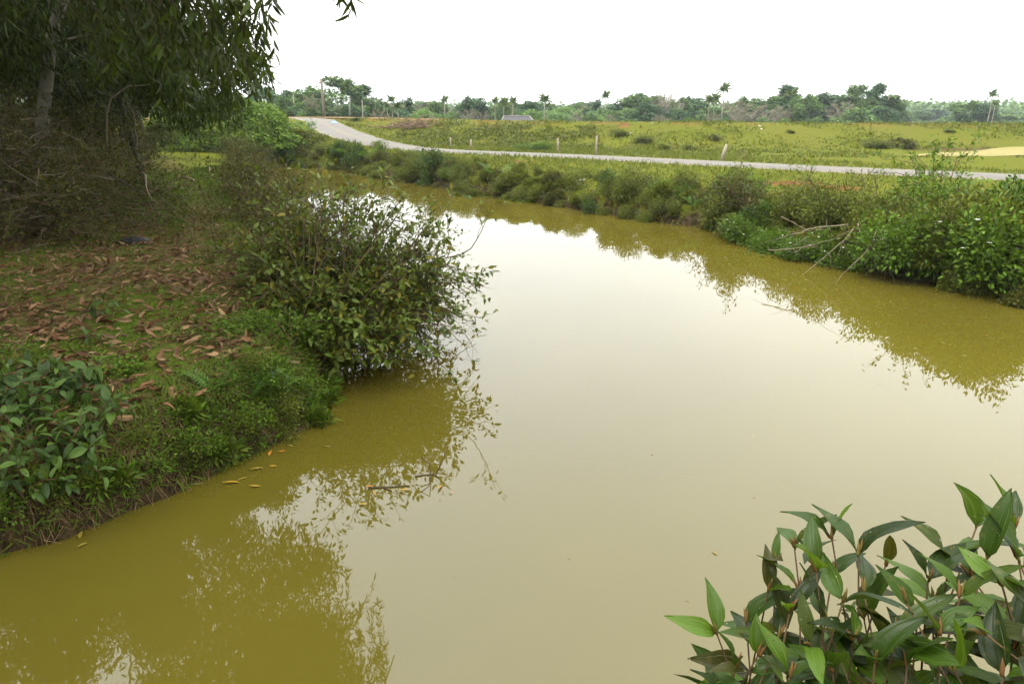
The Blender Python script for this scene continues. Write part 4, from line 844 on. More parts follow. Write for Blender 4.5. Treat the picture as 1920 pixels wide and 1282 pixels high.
for px, py, n, sz in ((1460, 410, 6, .7), (1540, 420, 7, .7), (1590, 400, 6, .7), (1300, 390, 6, .6), (1620, 425, 6, .7), (1500, 385, 5, .6), (650, 300, 7, 1.0), (690, 303, 7, 1.0), (930, 340, 5, .9), (1390, 425, 5, .5)):
    q = hit(px, py); fern(q, n, sz, 'light green fern in the overgrown far bank', GF2)
# lumps and sticks on the path
q = hit(252, 456); m_ = MB(); rr = np.random.default_rng(5)
th = np.linspace(0, 2 * math.pi, 12, endpoint=False); V = []; F = []
for i, f in enumerate(np.linspace(0, 1, 7)):
    for a in th:
        r_ = math.sin(math.acos(min(1, f)) if f < 1 else 0) * .5 + (.0 if f < 1 else .02); w2 = 1 + .25 * (rr.random() - .5); V.append((math.cos(a) * (.26 * math.sqrt(max(0, 1 - f * f)) + .01) * w2, math.sin(a) * (.15 * math.sqrt(max(0, 1 - f * f)) + .01) * w2, f * .12 - .01))
for i in range(6):
    for j in range(12):
        a = i * 12 + j; b = i * 12 + (j + 1) % 12; F += [(a, b, b + 12), (a, b + 12, a + 12)]
m_.add(V, F); o = link('clod', m_.mesh('clod'), plain('black_plastic', (.008, .008, .009), .45, (.02, .02, .022), 12)); o.location = q; o.rotation_euler = (0, 0, .2)
tag(o, 'crumpled black bag lying on the grass path', 'bag')
for (x0, y0, x1, y1, r_, lb) in ((345, 332, 368, 345, .03, 'short pale log beside the path near the vine mound'), (385, 318, 402, 334, .025, 'pale stick leaning in the bank shrubs beside the short log'), (25, 478, 105, 462, .008, 'long thin pale stick lying in front of the thicket')):
    a = hit(x0, y0); b = hit(x1, y1); m_ = MB(); m_.tube(limb(a + [0, 0, .03], b + [0, 0, .05], .02), np.linspace(r_, r_ * .7, 7), 6, .7); tag(link('stick', m_.mesh('stick'), M['twigpale']), lb, 'stick')

# ------------------------------------------------------------------ vine mound and far bank
def mound(loc, rx, ry, h_, nl, label, mat_, leaf=.11):
    o = tag(empty('vine_mound', loc), label, 'vines'); m_ = MB(); n = nl; a = rng.uniform(0, 6.283, n); zz = rng.random(n) ** .8; lump = 1 + .28 * (fbm(a * 1.6 + 3, zz * 3, .6, 3) - .45) * 2
    r_ = np.sqrt(np.maximum(0, 1 - zz ** 2.4)); P = np.stack([np.cos(a) * r_ * rx * lump, np.sin(a) * r_ * ry * lump, zz * h_ * (1 + .25 * (fbm(np.cos(a) * r_ * 3 + 9, np.sin(a) * r_ * 3, .7, 3) - .45) * 2)], 1); P *= rng.uniform(.86, 1.03, n)[:, None]
    D = np.stack([np.cos(a), np.sin(a), .2 + zz], 1); leaf_cloud(m_, DW, P, D + np.array([0, 0, -.3]), leaf, .5, .5)
    s_ = MB()
    for i in range(26):
        b = rng.uniform(0, 6.28); e_ = np.array([math.cos(b) * rx * .8, math.sin(b) * ry * .8, h_ * rng.uniform(.3, .85)]); s_.tube(limb(np.array([math.cos(b) * rx * .2, math.sin(b) * ry * .2, -.05]), e_, .3), np.linspace(.04, .01, 7), 4, .2)
    link('stem', s_.mesh('vine_stem'), M['twig'], o); tag(link('foliage', m_.mesh('vine_foliage'), mat_, o), kind='stuff'); return o
q = np.array([-20.5, 42.5]); 
def gp(px, py): p_ = hit(px, py); return (p_[0], p_[1], p_[2] - .03)
mound((-18.2, 44.6, hz(-18.2, 44.6)), 4.8, 3.3, 3.1, 30000, 'large green mound of creeping vines at the end of the path', M['vine'], .15)
mound((-14.4, 46.4, hz(-14.4, 46.4)), 2.5, 2.0, 1.15, 11000, 'lower olive mound of scrub between the vine mound and the lane', M['bank'], .13)
KB = [bush('bank_bush', 51, 1.5, .95, 4200, DI, .07, M['bank'], M['twig']), bush('bank_bush', 52, 1.3, .8, 2800, DI, .075, M['olive'], M['twig']), bush('bank_bush', 53, 1.6, 1.0, 4600, DI, .075, M['lush'], M['twig'], flowers=26), bush('bank_bush', 54, 1.3, 1.15, 3800, DI, .072, M['dark'], M['twig']), bush('bank_bush', 55, 1.7, .75, 3000, DN, .14, M['bank'], M['twig'], up=.6), bush('bank_bush', 56, 1.2, .6, 2400, DI, .07, M['grassR'], M['twig'])]
KL = ['yellow-green bush in the overgrown strip along the far water edge', 'olive bush in the overgrown strip along the far water edge', 'bright green bush with small white flowers along the far water edge', 'dark green bush in the overgrown strip along the far water edge', 'long-leaved weedy bush along the far water edge', 'low light green bush on the far grassy bank']
# along the water: walk the right waterline
RB = np.array(Rbank[1:15], float); seg = np.linalg.norm(np.diff(RB, axis=0), axis=1); tot = seg.sum(); cum = np.concatenate([[0], np.cumsum(seg)])
pos = 0.0
while pos < tot:
    i = min(np.searchsorted(cum, pos, side='right') - 1, len(seg) - 1); f = (pos - cum[i]) / seg[i]; c = RB[i] + (RB[i + 1] - RB[i]) * f; tg_ = (RB[i + 1] - RB[i]) / seg[i]; nn = np.array([-tg_[1], tg_[0]])
    if inside(np.array([c[0] + nn[0] * .5]), np.array([c[1] + nn[1] * .5]))[0]: nn = -nn
    near_ = c[1] < 19
    for row, (off, sc_) in enumerate(((.02, .7), (.75, .8), (1.7, .6))):
        if row == 2 and rng.random() < .35: continue
        if row == 2 and 5.3 < c[0] < 6.1: continue
        x, y = c + nn * (off + rng.normal(0, .18)) + tg_ * rng.normal(0, .3)
        kk_ = rng.choice([0, 1, 2, 3, 4, 5], p=([.26, .16, .28, .12, .13, .05] if near_ else [.34, .2, .06, .1, .18, .12]))
        if row == 2: kk_ = rng.choice([0, 5, 1, 4])
        s = sc_ * rng.uniform(.75, 1.2) * (1.12 if near_ else .85)
        place(KB[kk_], (x, y, max(0, hz(x, y)) - (.16 if row == 0 else .05)), KL[kk_], 'bush', 'bushes along the far water edge' if kk_ != 5 else 'bushes on the far grassy bank', s=(s, s, s * rng.uniform(.8, 1.2)))
    pos += rng.uniform(.6, .85)
# distinct taller growth on the far bank
def sprout(px, py, h_, nst, nl, label, mat_=None, leaf=.07):
    b = hit(px, py); o = bank_shrub(int(px), (b[0], b[1], b[2] - .03), h_, nst, nl, label, mat_ or M['lush'], leaf); return o
sprout(1775, 425, 1.45, 7, 1700, 'tall bright green shrub with small leaves rising above the far bank', M['lush'], .085)
sprout(1860, 450, 1.15, 8, 1900, 'rounded leafy shrub beside the tall bright green shrub', M['lush'], .085)
sprout(1545, 385, 1.15, 2, 260, 'thin leafy sapling standing against the lane')
sprout(1180, 365, .95, 4, 700, 'upright bush crossing the line of the lane', M['bank'])
sprout(1400, 415, 1.35, 6, 1500, 'tall dark shrub beside the red earth scar', M['olive'], .07)
sprout(1350, 400, 1.1, 5, 1200, 'twiggy shrub next to the tall dark shrub on the far bank', M['olive'], .065)
sprout(1640, 390, .9, 2, 260, 'slim weed stalk on the far bank by the ferns', M['bank'])
sprout(725, 300, .85, 4, 800, 'slender leafy bush where the lane starts to climb', M['lush'], .1)
sprout(575, 262, 1.1, 4, 900, 'light green bush at the left edge of the climbing lane', M['ft_light'], .12)
place(copy_tree(KB[3], (0, 0, 0)), (gp(665, 312)[0], gp(665, 312)[1], gp(665, 312)[2]), 'large dark green fern-like bush at the head of the water', 'bush', s=1.15)
place(copy_tree(KB[3], (0, 0, 0)), gp(640, 300), 'second dark green bush at the head of the water, nearer the mound', 'bush', s=1.0)
place(copy_tree(KB[3], (0, 0, 0)), gp(820, 335), 'dark bush hugging the far bank below the lane', 'bush', s=1.2)
for px, py, k, s_, lb in ((1905, 548, 2, 1.25, 'lush flowering bush at the waterline below the rounded leafy shrub'), (1835, 535, 2, 1.2, 'flowering bush at the waterline next to the lush one'), (1765, 520, 0, 1.15, 'yellow-green waterline bush below the tall bright shrub'), (1700, 507, 2, 1.1, 'flowering bush behind the bare dead branches'), (1860, 500, 0, 1.2, 'yellow-green bush above the flowering waterline bushes'), (1800, 480, 2, 1.2, 'flowering bush halfway up the far bank'), (1900, 480, 3, 1.15, 'dark green bush halfway up the far bank by the flowering one'), (1640, 490, 1, 1.0, 'olive bush under the bare dead branches')):
    q = hit(px, py); place(copy_tree(KB[k], (0, 0, 0)), (q[0], q[1] + .15, max(0, hz(q[0], q[1] + .15)) - .12), lb, 'bush', s=(s_, s_, s_ * 1.15))
# dead branches fallen into the water on the far side
for (pts_, r_, lb) in (([(1608, 418), (1618, 450), (1628, 480)], .013, 'bent bare dead branch hanging into the water by the far bank'), ([(1650, 425), (1625, 470), (1580, 515)], .012, 'slanting bare dead branch reaching down to the water'), ([(1600, 428), (1575, 458), (1500, 520)], .011, 'long thin bare branch dipping into the water'), ([(1660, 430), (1658, 480), (1668, 510)], .011, 'upright bare dead branch at the waterline'), ([(1465, 405), (1510, 430), (1590, 455)], .009, 'arched bare twig lying over the far bank'), ([(1440, 470), (1500, 465), (1560, 450)], .01, 'horizontal yellowish stick just above the water'), ([(1590, 420), (1520, 430), (1480, 440)], .012, 'thin bare twig crossing the ferns')):
    b = hit(pts_[0][0], min(510, pts_[0][1] + 55)); y = b[1] - .5; Q = [at(px, py, y - .18 * k) for k, (px, py) in enumerate(pts_)]; Q[-1][2] = max(Q[-1][2], -.03); m_ = MB()
    t_ = np.linspace(0, 2, 9); Q = np.array(Q); Qi = np.stack([np.interp(t_, [0, 1, 2], Q[:, k]) for k in range(3)], 1) + rng.normal(0, .012, (9, 3)); m_.tube(Qi, np.linspace(r_, r_ * .4, 9), 5, .6)
    for k in range(7):
        i = rng.integers(2, 9); p2, _ = walk(Qi[i], norm(Qi[min(i + 1, 8)] - Qi[i - 1]) + rng.normal(0, .6, 3), rng.uniform(.2, .6), 4, .15, -.05); m_.tube(p2, np.linspace(r_ * .35, r_ * .12, 5), 4, .6)
    tag(link('dead_branch', m_.mesh('dead_branch'), M['twigpale']), lb, 'branch')
b = hit(1085, 346); m_ = MB(); m_.tube(np.array([b + (-.16, 0, .04), b + (0, .02, .1), b + (.22, .1, .16)]), [.05, .045, .035], 7, 1); m_.tube(np.array([b + (-.16, 0, .04), b + (-.25, -.05, -.1)]), [.03, .02], 6, .8)
tag(link('driftwood', m_.mesh('driftwood'), plain('bleached_wood', (.4, .36, .3), .8, (.55, .5, .42), 10)), 'short bleached white branch lying on the far bank grass', 'branch')
# floating water plants
for px, py, w_, lb in ((1490, 477, 1.5, 'patch of round floating water plants under the fallen branches'), (1000, 378, 1.3, 'small patch of floating water plants by the far bank'), (960, 372, 1.0, 'thin strip of floating weed at the far bank below the lane')):
    r_ = ray(px, py); t_ = -CAMH / r_[2]; c = np.array([0, 0, CAMH]) + t_ * r_; n = 260; P = np.stack([c[0] + rng.normal(0, .32 * w_, n), c[1] + rng.normal(0, .16 * w_, n) - .5 * 0, np.full(n, .012) + rng.random(n) * .05], 1); m_ = MB(); leaf_cloud(m_, DW, P, rdir(n, .0, .25), .08, 0, .1)
    tag(link('floating_plants', m_.mesh('floating_plants'), M['lush']), lb, 'water plants', kind='stuff')
# overhanging weeds right at the far waterline
n = 60000; x = rng.uniform(-15, 11.5, n); y = rng.uniform(8, 44, n); z, d, e, s, dr = Hgt(x, y, True); k = (e == 1) & (d > -.18) & (d < .75); P = np.stack([x, y, np.maximum(z, 0)], 1)[k]; n = len(P); P[:, 2] += rng.random(n) ** 1.5 * .4; m_ = MB(); leaf_cloud(m_, diamT(.35), P, rdir(n, -.3, .8), .11, .25, .6); k = rng.random(n) < .5; leaf_cloud(m_, bladeT(.08, .5), P[k], rdir(k.sum(), -.5, .6), .26, .25, .4)
tag(link('waterline_weeds', m_.mesh('waterline_weeds'), M['olive']), 'tangled dark weeds hanging over the far waterline', 'weeds', kind='stuff')
# grass and weeds on the far bank, field and dike
P, d, s = sample(52000, -14, 24, 9.5, 47, 1, .15, 16); near_ = np.clip(P[:, 1] / 18, .8, 2); k = rng.random(len(P)) < np.where(d < 4, .9, .55) * (1 - .9 * redmask(P[:, 0], P[:, 1])); P = P[k]; near_ = near_[k]; m_ = MB(); n = len(P)
for b in range(3):
    q = P + np.stack([rng.normal(0, .06, n), rng.normal(0, .06, n), np.zeros(n)], 1); dd = norm(np.stack([rng.normal(0, .6, n), rng.normal(0, .6, n), np.full(n, .8)], 1)); m_.scatter(bladeT(.2, .3), q, rots(dd, rng.uniform(0, 6.28, n), (1, 0, 0)), .085 * near_ * rng.uniform(.4, 1.5, n))
tag(link('bank_grass', m_.mesh('bank_grass'), M['grassR']), 'yellow-green grass on the far bank beside the lane', 'grass', kind='stuff')
n = 90000; x = rng.uniform(-40, 52, n); y = rng.uniform(34, 88, n); z, d, e, s, dr = Hgt(x, y, True); clump = fbm(x, y, 3.0, 3)
k = (s > -2.5) & (s < 16) & (dr > 1.6) & (d > 1) & (np.abs(x / y) < .85) & (rng.random(n) < smooth(.25, .6, clump)) & (redmask(x, y) < .4); P = np.stack([x, y, z - .02], 1)[k]; cl_ = clump[k]; m_ = MB(); n = len(P)
inst = ~((P[:, 0] > 20.4) & (P[:, 1] > 37) & (P[:, 1] < 43.2))
P = P[inst]; cl_ = cl_[inst]; n = len(P)
for b in range(3):
    q = P + np.stack([rng.normal(0, .15, n), rng.normal(0, .15, n), np.zeros(n)], 1); dd = norm(np.stack([rng.normal(0, .8, n), rng.normal(0, .8, n), np.full(n, .7)], 1)); m_.scatter(bladeT(.35, .3), q, rots(dd, rng.uniform(0, 6.28, n), (1, 0, 0)), .16 * (.5 + 1.2 * cl_) * rng.uniform(.4, 1.4, n))
tag(link('dike_grass', m_.mesh('dike_grass'), M['grassR']), 'patchy yellow-green grass on the dike slope and field', 'grass', kind='stuff')
# creeping weeds on the left part of the dike slope (one tangled mass)
n = 26000; x = rng.uniform(-9, 6, n); y = rng.uniform(45, 62, n); z, d, e, s, dr = Hgt(x, y, True); k = (s > 1.2) & (s < 8.5) & (dr > 2.6) & (fbm(x, y, 2.0, 3) > .36); P = np.stack([x, y, z + rng.random(n) * .35 * smooth(.36, .6, fbm(x, y, 2.0, 3))], 1)[k]; m_ = MB(); leaf_cloud(m_, DI, P, rdir(len(P), 0, 1), .2, .1, .5)
tag(link('weeds', m_.mesh('weeds'), M['bank']), 'tangled green weeds on the dike slope below the brushwood heap', 'weeds', kind='stuff')
# shrubs on the dike
GD = 'small shrubs on the dike slope'
for px, py, kk_, s, lb in ((995, 283, 2, 1.1, 'round green bush beside the lane at the foot of the dike'), (1640, 278, 0, .9, 'grey-green bush low on the dike slope'), (1690, 276, 1, 1.2, 'largest dark bush on the dike slope'), (1340, 262, 1, .7, 'dark bush in the hollow of the dike slope'), (1780, 249, 0, .5, None), (1160, 255, 0, .8, None), (1210, 268, 0, .9, None), (1240, 280, 5, .9, None), (1480, 250, 5, .6, None), (1290, 283, 5, 1.0, None), (668, 228, 3, .6, 'small dark bush by the thin white pole')):
    q = gp(px, py); place(copy_tree(KB[kk_], (0, 0, 0)), q, lb or 'small weedy shrub scattered on the grassy dike slope', 'bush', None if lb else GD, s=(s * 1.35, s, s * .6))
# dead leaning posts of the old fence
pm = plain('weathered_post', (.12, .1, .08), .9, (.26, .22, .17), 6)
for px, py, h_, r_, tilt, lb in ((1117, 293, 1.0, .055, .02, 'pale upright fence post between the lane and the dike'), (1046, 285, .75, .06, -.02, 'dark squat fence post left in the grass by the round green bush'), (1352, 301, .7, .08, .28, 'short leaning fence post beside the lane'), (845, 277, .65, .05, 0, 'thin pale fence post below the brushwood heap'), (883, 277, .5, .06, .05, 'short stubby fence post among white flowers')):
    q = hit(px, py); m_ = MB(); m_.tube(np.array([q + (0, 0, -.2), q + (tilt * h_ * .5, 0, h_ * .5), q + (tilt * h_, .02, h_)]), [r_, r_ * .95, r_ * .85], 8, .4, True); o = link('fence_post', m_.mesh('fence_post'), pm); tag(o, lb, 'post')
# utility pole and thin poles on the dike
def crest_at(px, y): q = at(px, 219, y); return np.array([q[0], q[1], hz(q[0], q[1])])
conc = plain('pole_concrete', (.09, .075, .06), .9, (.17, .145, .115), 5); wht = plain('pale_pole', (.13, .12, .1), .8, (.2, .185, .16), 5)
b = crest_at(608, 74); o = tag(empty('utility_pole', b), 'tall brown utility pole with a curved lamp arm at the top of the lane', 'pole'); top = at(602.5, 150, 74) - b
m_ = MB(); m_.tube(np.array([(0, 0, -.3), top * .5, top]), [.16, .14, .11], 10, .3); link('shaft', m_.mesh('shaft'), conc, o)
m_ = MB(); m_.tube(np.array([top + (0, 0, -.35), top + (-.5, 0, .2), top + (-1.2, 0, .45), top + (-1.7, 0, .42)]), [.03, .028, .025, .04], 6, .3); link('lamp_arm', m_.mesh('lamp_arm'), wht, o)
m_ = MB(); m_.box(top + (-.12, 0, -.3), (.3, .12, .12)); link('bracket', m_.mesh('bracket'), conc, o)
for px, y, ty, lb in ((551, 80, 178, 'thin white pole standing among the trees left of the utility pole'), (656, 70, 180, 'thin white pole at the right side of the lane top'), (680, 84, 188, 'pale thin pole behind the grass verge of the dike')):
    b = crest_at(px, y); tp_ = at(px - 1, ty, y); m_ = MB(); m_.tube(np.array([(0, 0, -.2), (tp_ - b) * .5, tp_ - b]), [.07, .065, .05], 8, .5); o = tag(empty('thin_pole', b), lb, 'pole'); link('shaft', m_.mesh('shaft'), wht, o); m_ = MB(); m_.box((tp_ - b) + (0, 0, -.1), (.22, .07, .07)); link('crossbar', m_.mesh('crossbar'), wht, o)
# brushwood heap and litter on the dike
q = hit(775, 240); m_ = MB()
for i in range(170):
    b = q + np.array([rng.normal(0, .9), rng.normal(0, .7), abs(rng.normal(.1, .2))]); pts, _ = walk(b, rdir(1, -.2, .5)[0], rng.uniform(.5, 1.5), 4, .15, 0); m_.tube(pts, np.linspace(.03, .01, 5), 4, rng.random(), False)
tag(link('brushwood_heap', m_.mesh('brushwood_heap'), plain('cut_wood', (.06, .038, .022), .9, (.16, .105, .065), 4)), 'heap of cut brown brushwood thrown on the dike slope', 'brushwood', kind='stuff')
q = hit(735, 240); m_ = MB()
for i in range(60):
    b = q + np.array([rng.normal(0, .7), rng.normal(0, .4), abs(rng.normal(.05, .1))]); pts, _ = walk(b, rdir(1, -.2, .3)[0], rng.uniform(.3, .9), 4, .15, 0); m_.tube(pts, np.linspace(.03, .01, 5), 4, rng.random(), False)
tag(link('brushwood_heap', m_.mesh('brushwood_heap'), bpy.data.materials['cut_wood']), 'smaller scatter of pale brushwood left of the main heap', 'brushwood', kind='stuff')
white = plain('white_plastic', (.3, .29, .26), .6, (.42, .4, .37), 9); blue = plain('blue_plastic', (.1, .22, .5), .5, (.2, .4, .7), 8)
def crumple(q, s, m, name, lb, cat, grp=None):
    m_ = MB(); V = []; r_ = np.random.default_rng(int(abs(q[0] * 977)))
    for i, f in enumerate((0, .5, 1)):
        for a in np.linspace(0, 2 * math.pi, 9, endpoint=False): rr = s * (1 - .65 * f) * r_.uniform(.6, 1.3); V.append((math.cos(a) * rr, math.sin(a) * rr * .7, f * s * .6 * r_.uniform(.7, 1.1)))
    F = []
    for i in range(2):
        for j in range(9): a = i * 9 + j; b = i * 9 + (j + 1) % 9; F += [(a, b, b + 9), (a, b + 9, a + 9)]
    F += [(18, 18 + j, 18 + j + 1) for j in range(1, 8)]
    m_.add(V, F); o = link(name, m_.mesh(name, False), m); o.location = tuple(q); tag(o, lb, cat, grp)
crumple(hit(627, 233) + [0, 0, .08], .28, blue, 'plastic_bag', 'crumpled blue plastic bag on the climbing lane', 'bag')
for px, py in ((893, 240), (900, 243), (906, 242), (912, 244), (935, 243), (752, 249), (1427, 243), (1222, 232), (1183, 250), (1365, 234), (1150, 283), (1424, 237)):
    crumple(hit(px, py), rng.uniform(.06, .13), white, 'litter_scrap', 'pale scrap of litter lying on the dike slope', 'litter', 'litter on the dike')
# ------------------------------------------------------------------ house roof and cattle beyond the dike
y = 82.0; c = at(972, 219, y); hb = np.array([c[0], y, .6]); o = tag(empty('house', hb), 'low house with grey tiled roof behind the dike', 'house'); rt = at(972, 218.5, y)[2] - .6; ev = rt - 1.0; W = 4.3; Dp = 2.6
rfm = plain('grey_roof', (.035, .033, .035), .8, (.055, .05, .052), 3); wlm = plain('house_wall', (.16, .15, .125), .9, (.2, .185, .16), 2)
m_ = MB()
for s_ in (-1, 1):
    m_.box((0, s_ * (Dp - .1), ev / 2), (W * .94, .12, ev)); 
m_.box((-W * .47 + .06, 0, ev / 2), (.12, Dp * 2 - .32, ev)); m_.box((W * .47 - .06, 0, ev / 2), (.12, Dp * 2 - .32, ev)); link('wall', m_.mesh('wall', False), wlm, o)
m_ = MB(); V = [(-W / 2, -Dp - .3, ev - .05), (W / 2, -Dp - .3, ev - .05), (W / 2, Dp + .3, ev - .05), (-W / 2, Dp + .3, ev - .05), (-W / 2 + .5, 0, rt), (W / 2 - .9, 0, rt)]; m_.add(V, [(0, 1, 5), (0, 5, 4), (2, 3, 4), (2, 4, 5), (3, 0, 4), (1, 2, 5), (0, 3, 2), (0, 2, 1)]); rf = link('roof', m_.mesh('roof', False), rfm, o)
m_ = MB(); m_.tube(np.array([V[1], V[5]]) + [0, 0, .03], [.07, .07], 6); m_.tube(np.array([V[4], V[5]]) + [0, 0, .03], [.07, .07], 6); m_.tube(np.array([V[0], V[4]]) + [0, 0, .03], [.07, .07], 6); link('ridge_tile', m_.mesh('ridge_tile'), plain('ridge', (.12, .115, .11), .8), rf)
m_ = MB(); m_.box((.6, -Dp - .045, 1.1), (.8, .04, .8)); link('window', m_.mesh('window', False), plain('dark_window', (.02, .02, .025), .2), o)
def cow(px, y, facing, label, colr, grp, colr2=None, graze=True):
    q = at(px, 219, y); b = np.array([q[0], y, hz(q[0], y)]); o = tag(empty('cow', b, 0 if facing > 0 else math.pi), label, 'cow', grp)
    me = bpy.data.meshes.new('body'); hd = .35 if graze else 1.05
    V = [(-.55, 0, .95), (-.2, 0, .9), (.2, 0, .88), (.55, 0, .95), (.78, 0, 1.0), (1.0, 0, (1.0 + hd) / 2), (1.15, 0, hd + .1), (1.3, 0, hd - .12), (-.68, 0, .9), (-.78, 0, .55)]; E = [(0, 1), (1, 2), (2, 3), (3, 4), (4, 5), (5, 6), (6, 7), (0, 8), (8, 9)]; Rr = [.27, .31, .31, .28, .18, .13, .12, .07, .05, .025]
    for s_ in (-1, 1):
        for bx_, k_ in ((-.52, 0), (.5, 3)):
            n0 = len(V); bk = -.06 if k_ == 0 else .02
            V += [(bx_, s_ * .16, .65), (bx_ + bk, s_ * .17, .36), (bx_ + .01, s_ * .17, .02)]; E += [(k_, n0), (n0, n0 + 1), (n0 + 1, n0 + 2)]; Rr += [.12, .06, .055]
        n0 = len(V); V += [(1.1, s_ * .14, hd + .17), (1.08, s_ * .25, hd + .14)]; E += [(6, n0), (n0, n0 + 1)]; Rr += [.03, .035]
    me.from_pydata(V, E, []); bo = link('body', me, plain('hide_' + label[:6], colr, .8, colr2 or tuple(c * 1.7 for c in colr), 2), o); md = bo.modifiers.new('skin', 'SKIN')
    for i, r_ in enumerate(Rr): me.skin_vertices[0].data[i].radius = (r_, r_)
    me.skin_vertices[0].data[1].use_root = True; bo.modifiers.new('sub', 'SUBSURF').levels = 1; bo.modifiers['sub'].render_levels = 1
    for s_ in (-1, 1):
        m_ = MB(); m_.tube(np.array([(1.08, s_ * .08, hd + .2), (1.05, s_ * .2, hd + .32), (1.02, s_ * .2, hd + .45)]), [.03, .022, .008], 6); link('horn', m_.mesh('horn'), barkm, o)
barkm = plain('horn_keratin', (.06, .05, .04), .5)
GC = 'cattle grazing on the dike'
cow(873, 73.5, -1, 'brown cow with dark head standing behind the crest of the dike', (.1, .06, .045), GC); cow(960, 68.8, -1, 'grey-brown cow grazing in front of the house roof', (.08, .065, .04), GC)
#PARTD
# ------------------------------------------------------------------ trees beyond the dike
def far_tree(seed, shape, nl, leaf, mat_, trunk=True):
    """unit-height tree (height 1, about .8 wide): trunk, branches and uneven leafy clumps"""
    global rng
    keep = rng; rng = np.random.default_rng(seed); o = empty('broadleaf_tree', (0, 0, 0)); m_ = MB(); cs = []
    tp_, _ = walk((0, 0, -.03), (rng.normal(0, .05), 0, 1), .5 if shape == 'bare' else .8, 8, .06, .03); m_.tube(tp_, np.linspace(.022, .006, 9), 6, .4)
    nC = {'round': 22, 'tall': 18, 'layer': 17, 'open': 14, 'bush': 20, 'bare': 30}[shape]
    for i in range(nC):
        a = rng.uniform(0, 6.28); f = (i + rng.random()) / nC
        if shape == 'round': z = .35 + .6 * f; r_ = .34 * math.sqrt(max(.05, 1 - ((z - .62) / .4) ** 2)); c = .12
        elif shape == 'tall': z = .3 + .68 * f; r_ = .17 * (1.15 - abs(f - .35)); c = .085
        elif shape == 'layer': z = (.42, .58, .75, .93)[i % 4] + rng.normal(0, .03); r_ = (.36, .38, .3, .2)[i % 4]; c = .1
        elif shape == 'open': z = .4 + .55 * f; r_ = .32 * (1.1 - f * .7); c = .085
        elif shape == 'bush': z = .1 + .75 * f; r_ = .48 * math.sqrt(max(.05, 1 - f * f * .9)); c = .17
        else: z = .35 + .62 * f; r_ = .36 * math.sqrt(max(.05, 1 - ((z - .68) / .4) ** 2)); c = .06
        r_ *= rng.uniform(.35, 1.05); e_ = np.array([math.cos(a) * r_, math.sin(a) * r_, z]); j = min(8, int(max(.15, z - r_ * .7) / (.5 if shape == 'bare' else .8) * 8)); pts = limb(tp_[j], e_, -.01, 6, .06); m_.tube(pts, np.linspace(.009, .002, 6), 4, rng.random())
        if shape == 'bare':
            for q in range(12):
                k = rng.integers(2, 6); p2, _ = walk(pts[k], norm(e_ - tp_[j]) + rng.normal(0, .6, 3), rng.uniform(.06, .16), 4, .2, .05); m_.tube(p2, np.linspace(.0025, .0012, 5), 3, rng.random(), False)
        cs.append((*e_, c * rng.uniform(.7, 1.3), c * rng.uniform(.55, .9)))
    cs = np.array(cs); link('trunk', m_.mesh('far_trunk'), M['fartrunk'], o)
    if nl:
        k = rng.integers(0, nC, nl); dirs = rdir(nl); rr = rng.random(nl) ** .5; P = cs[k, :3] + dirs * rr[:, None] * np.stack([cs[k, 3], cs[k, 3], cs[k, 4]], 1); P[:, 2] = np.maximum(P[:, 2], .02); lf = MB(); leaf_cloud(lf, diamT(.6), P, dirs + [0, 0, .1], leaf, .1, .6); tag(link('crown', lf.mesh('far_crown'), mat_, o), kind='stuff')
    rng = keep; return o
FT = {'rd': far_tree(101, 'round', 4200, .06, M['ft_dark']), 'rm': far_tree(102, 'round', 4200, .06, M['ft_mid']), 'td': far_tree(103, 'tall', 3000, .048, M['ft_dark']), 'tm': far_tree(104, 'tall', 2600, .045, M['ft_mid']), 'ly': far_tree(105, 'layer', 3000, .05, M['ft_mid']), 'op': far_tree(106, 'open', 2000, .046, M['ft_dark']), 'bl': far_tree(107, 'bush', 3400, .075, M['ft_light']), 'bd': far_tree(108, 'bush', 3400, .075, M['ft_dark']), 'bb': far_tree(109, 'bare', 2200, .028, M['ft_brown']), 'ba': far_tree(110, 'bare', 0, .02, None), 'bm': far_tree(111, 'bush', 3200, .075, M['ft_mid'])}
def frond_T():
    V = []; F = []; n = 13
    for i in range(n):
        f = (i + .5) / n; c = np.array([0, f * .9, .45 * f - .75 * f * f]); L_ = .3 * math.sin(math.pi * (.12 + .85 * f)) + .03
        for s_ in (-1, 1): b = len(V); V += [c - [0, .03, 0], c + [0, .05, 0], c + [s_ * L_ * .6, .14, -.05], c + [s_ * L_, .18, -.18]]; F += [(b, b + 1, b + 2), (b, b + 2, b + 3)]
    return np.array(V, float), np.array(F), np.zeros((len(V), 2))
frm = tmesh(frond_T(), 'palm_frond')
def palm_template(n, seed, fs):
    o = empty('palm_tree', (0, 0, 0)); r_ = np.random.default_rng(seed); m_ = MB(); m_.tube(np.array([(0, 0, -.03), (.01, 0, .3), (.02, 0, .6), (.0, 0, .86)]), [.013, .011, .01, .009], 8, .6); m_.tube(np.array([(0, 0, .84), (0, 0, .92)]), [.012, .008], 8, .1); link('trunk', m_.mesh('palm_trunk'), M['fartrunk'], o)
    a = np.arange(n) * 2.4; el = np.linspace(1.3, -.25, n); D = np.stack([np.cos(a) * np.cos(el), np.sin(a) * np.cos(el), np.sin(el)], 1); leaf_part([frm], M['ft_palm'], np.tile([0, 0, .9], (n, 1)), D, fs * r_.uniform(.85, 1.1, n), o, name='frond'); return o
PT = [palm_template(11, 1, .19), palm_template(13, 2, .25)]
GT = 'trees beyond the dike'; GPm = 'palms beyond the dike'
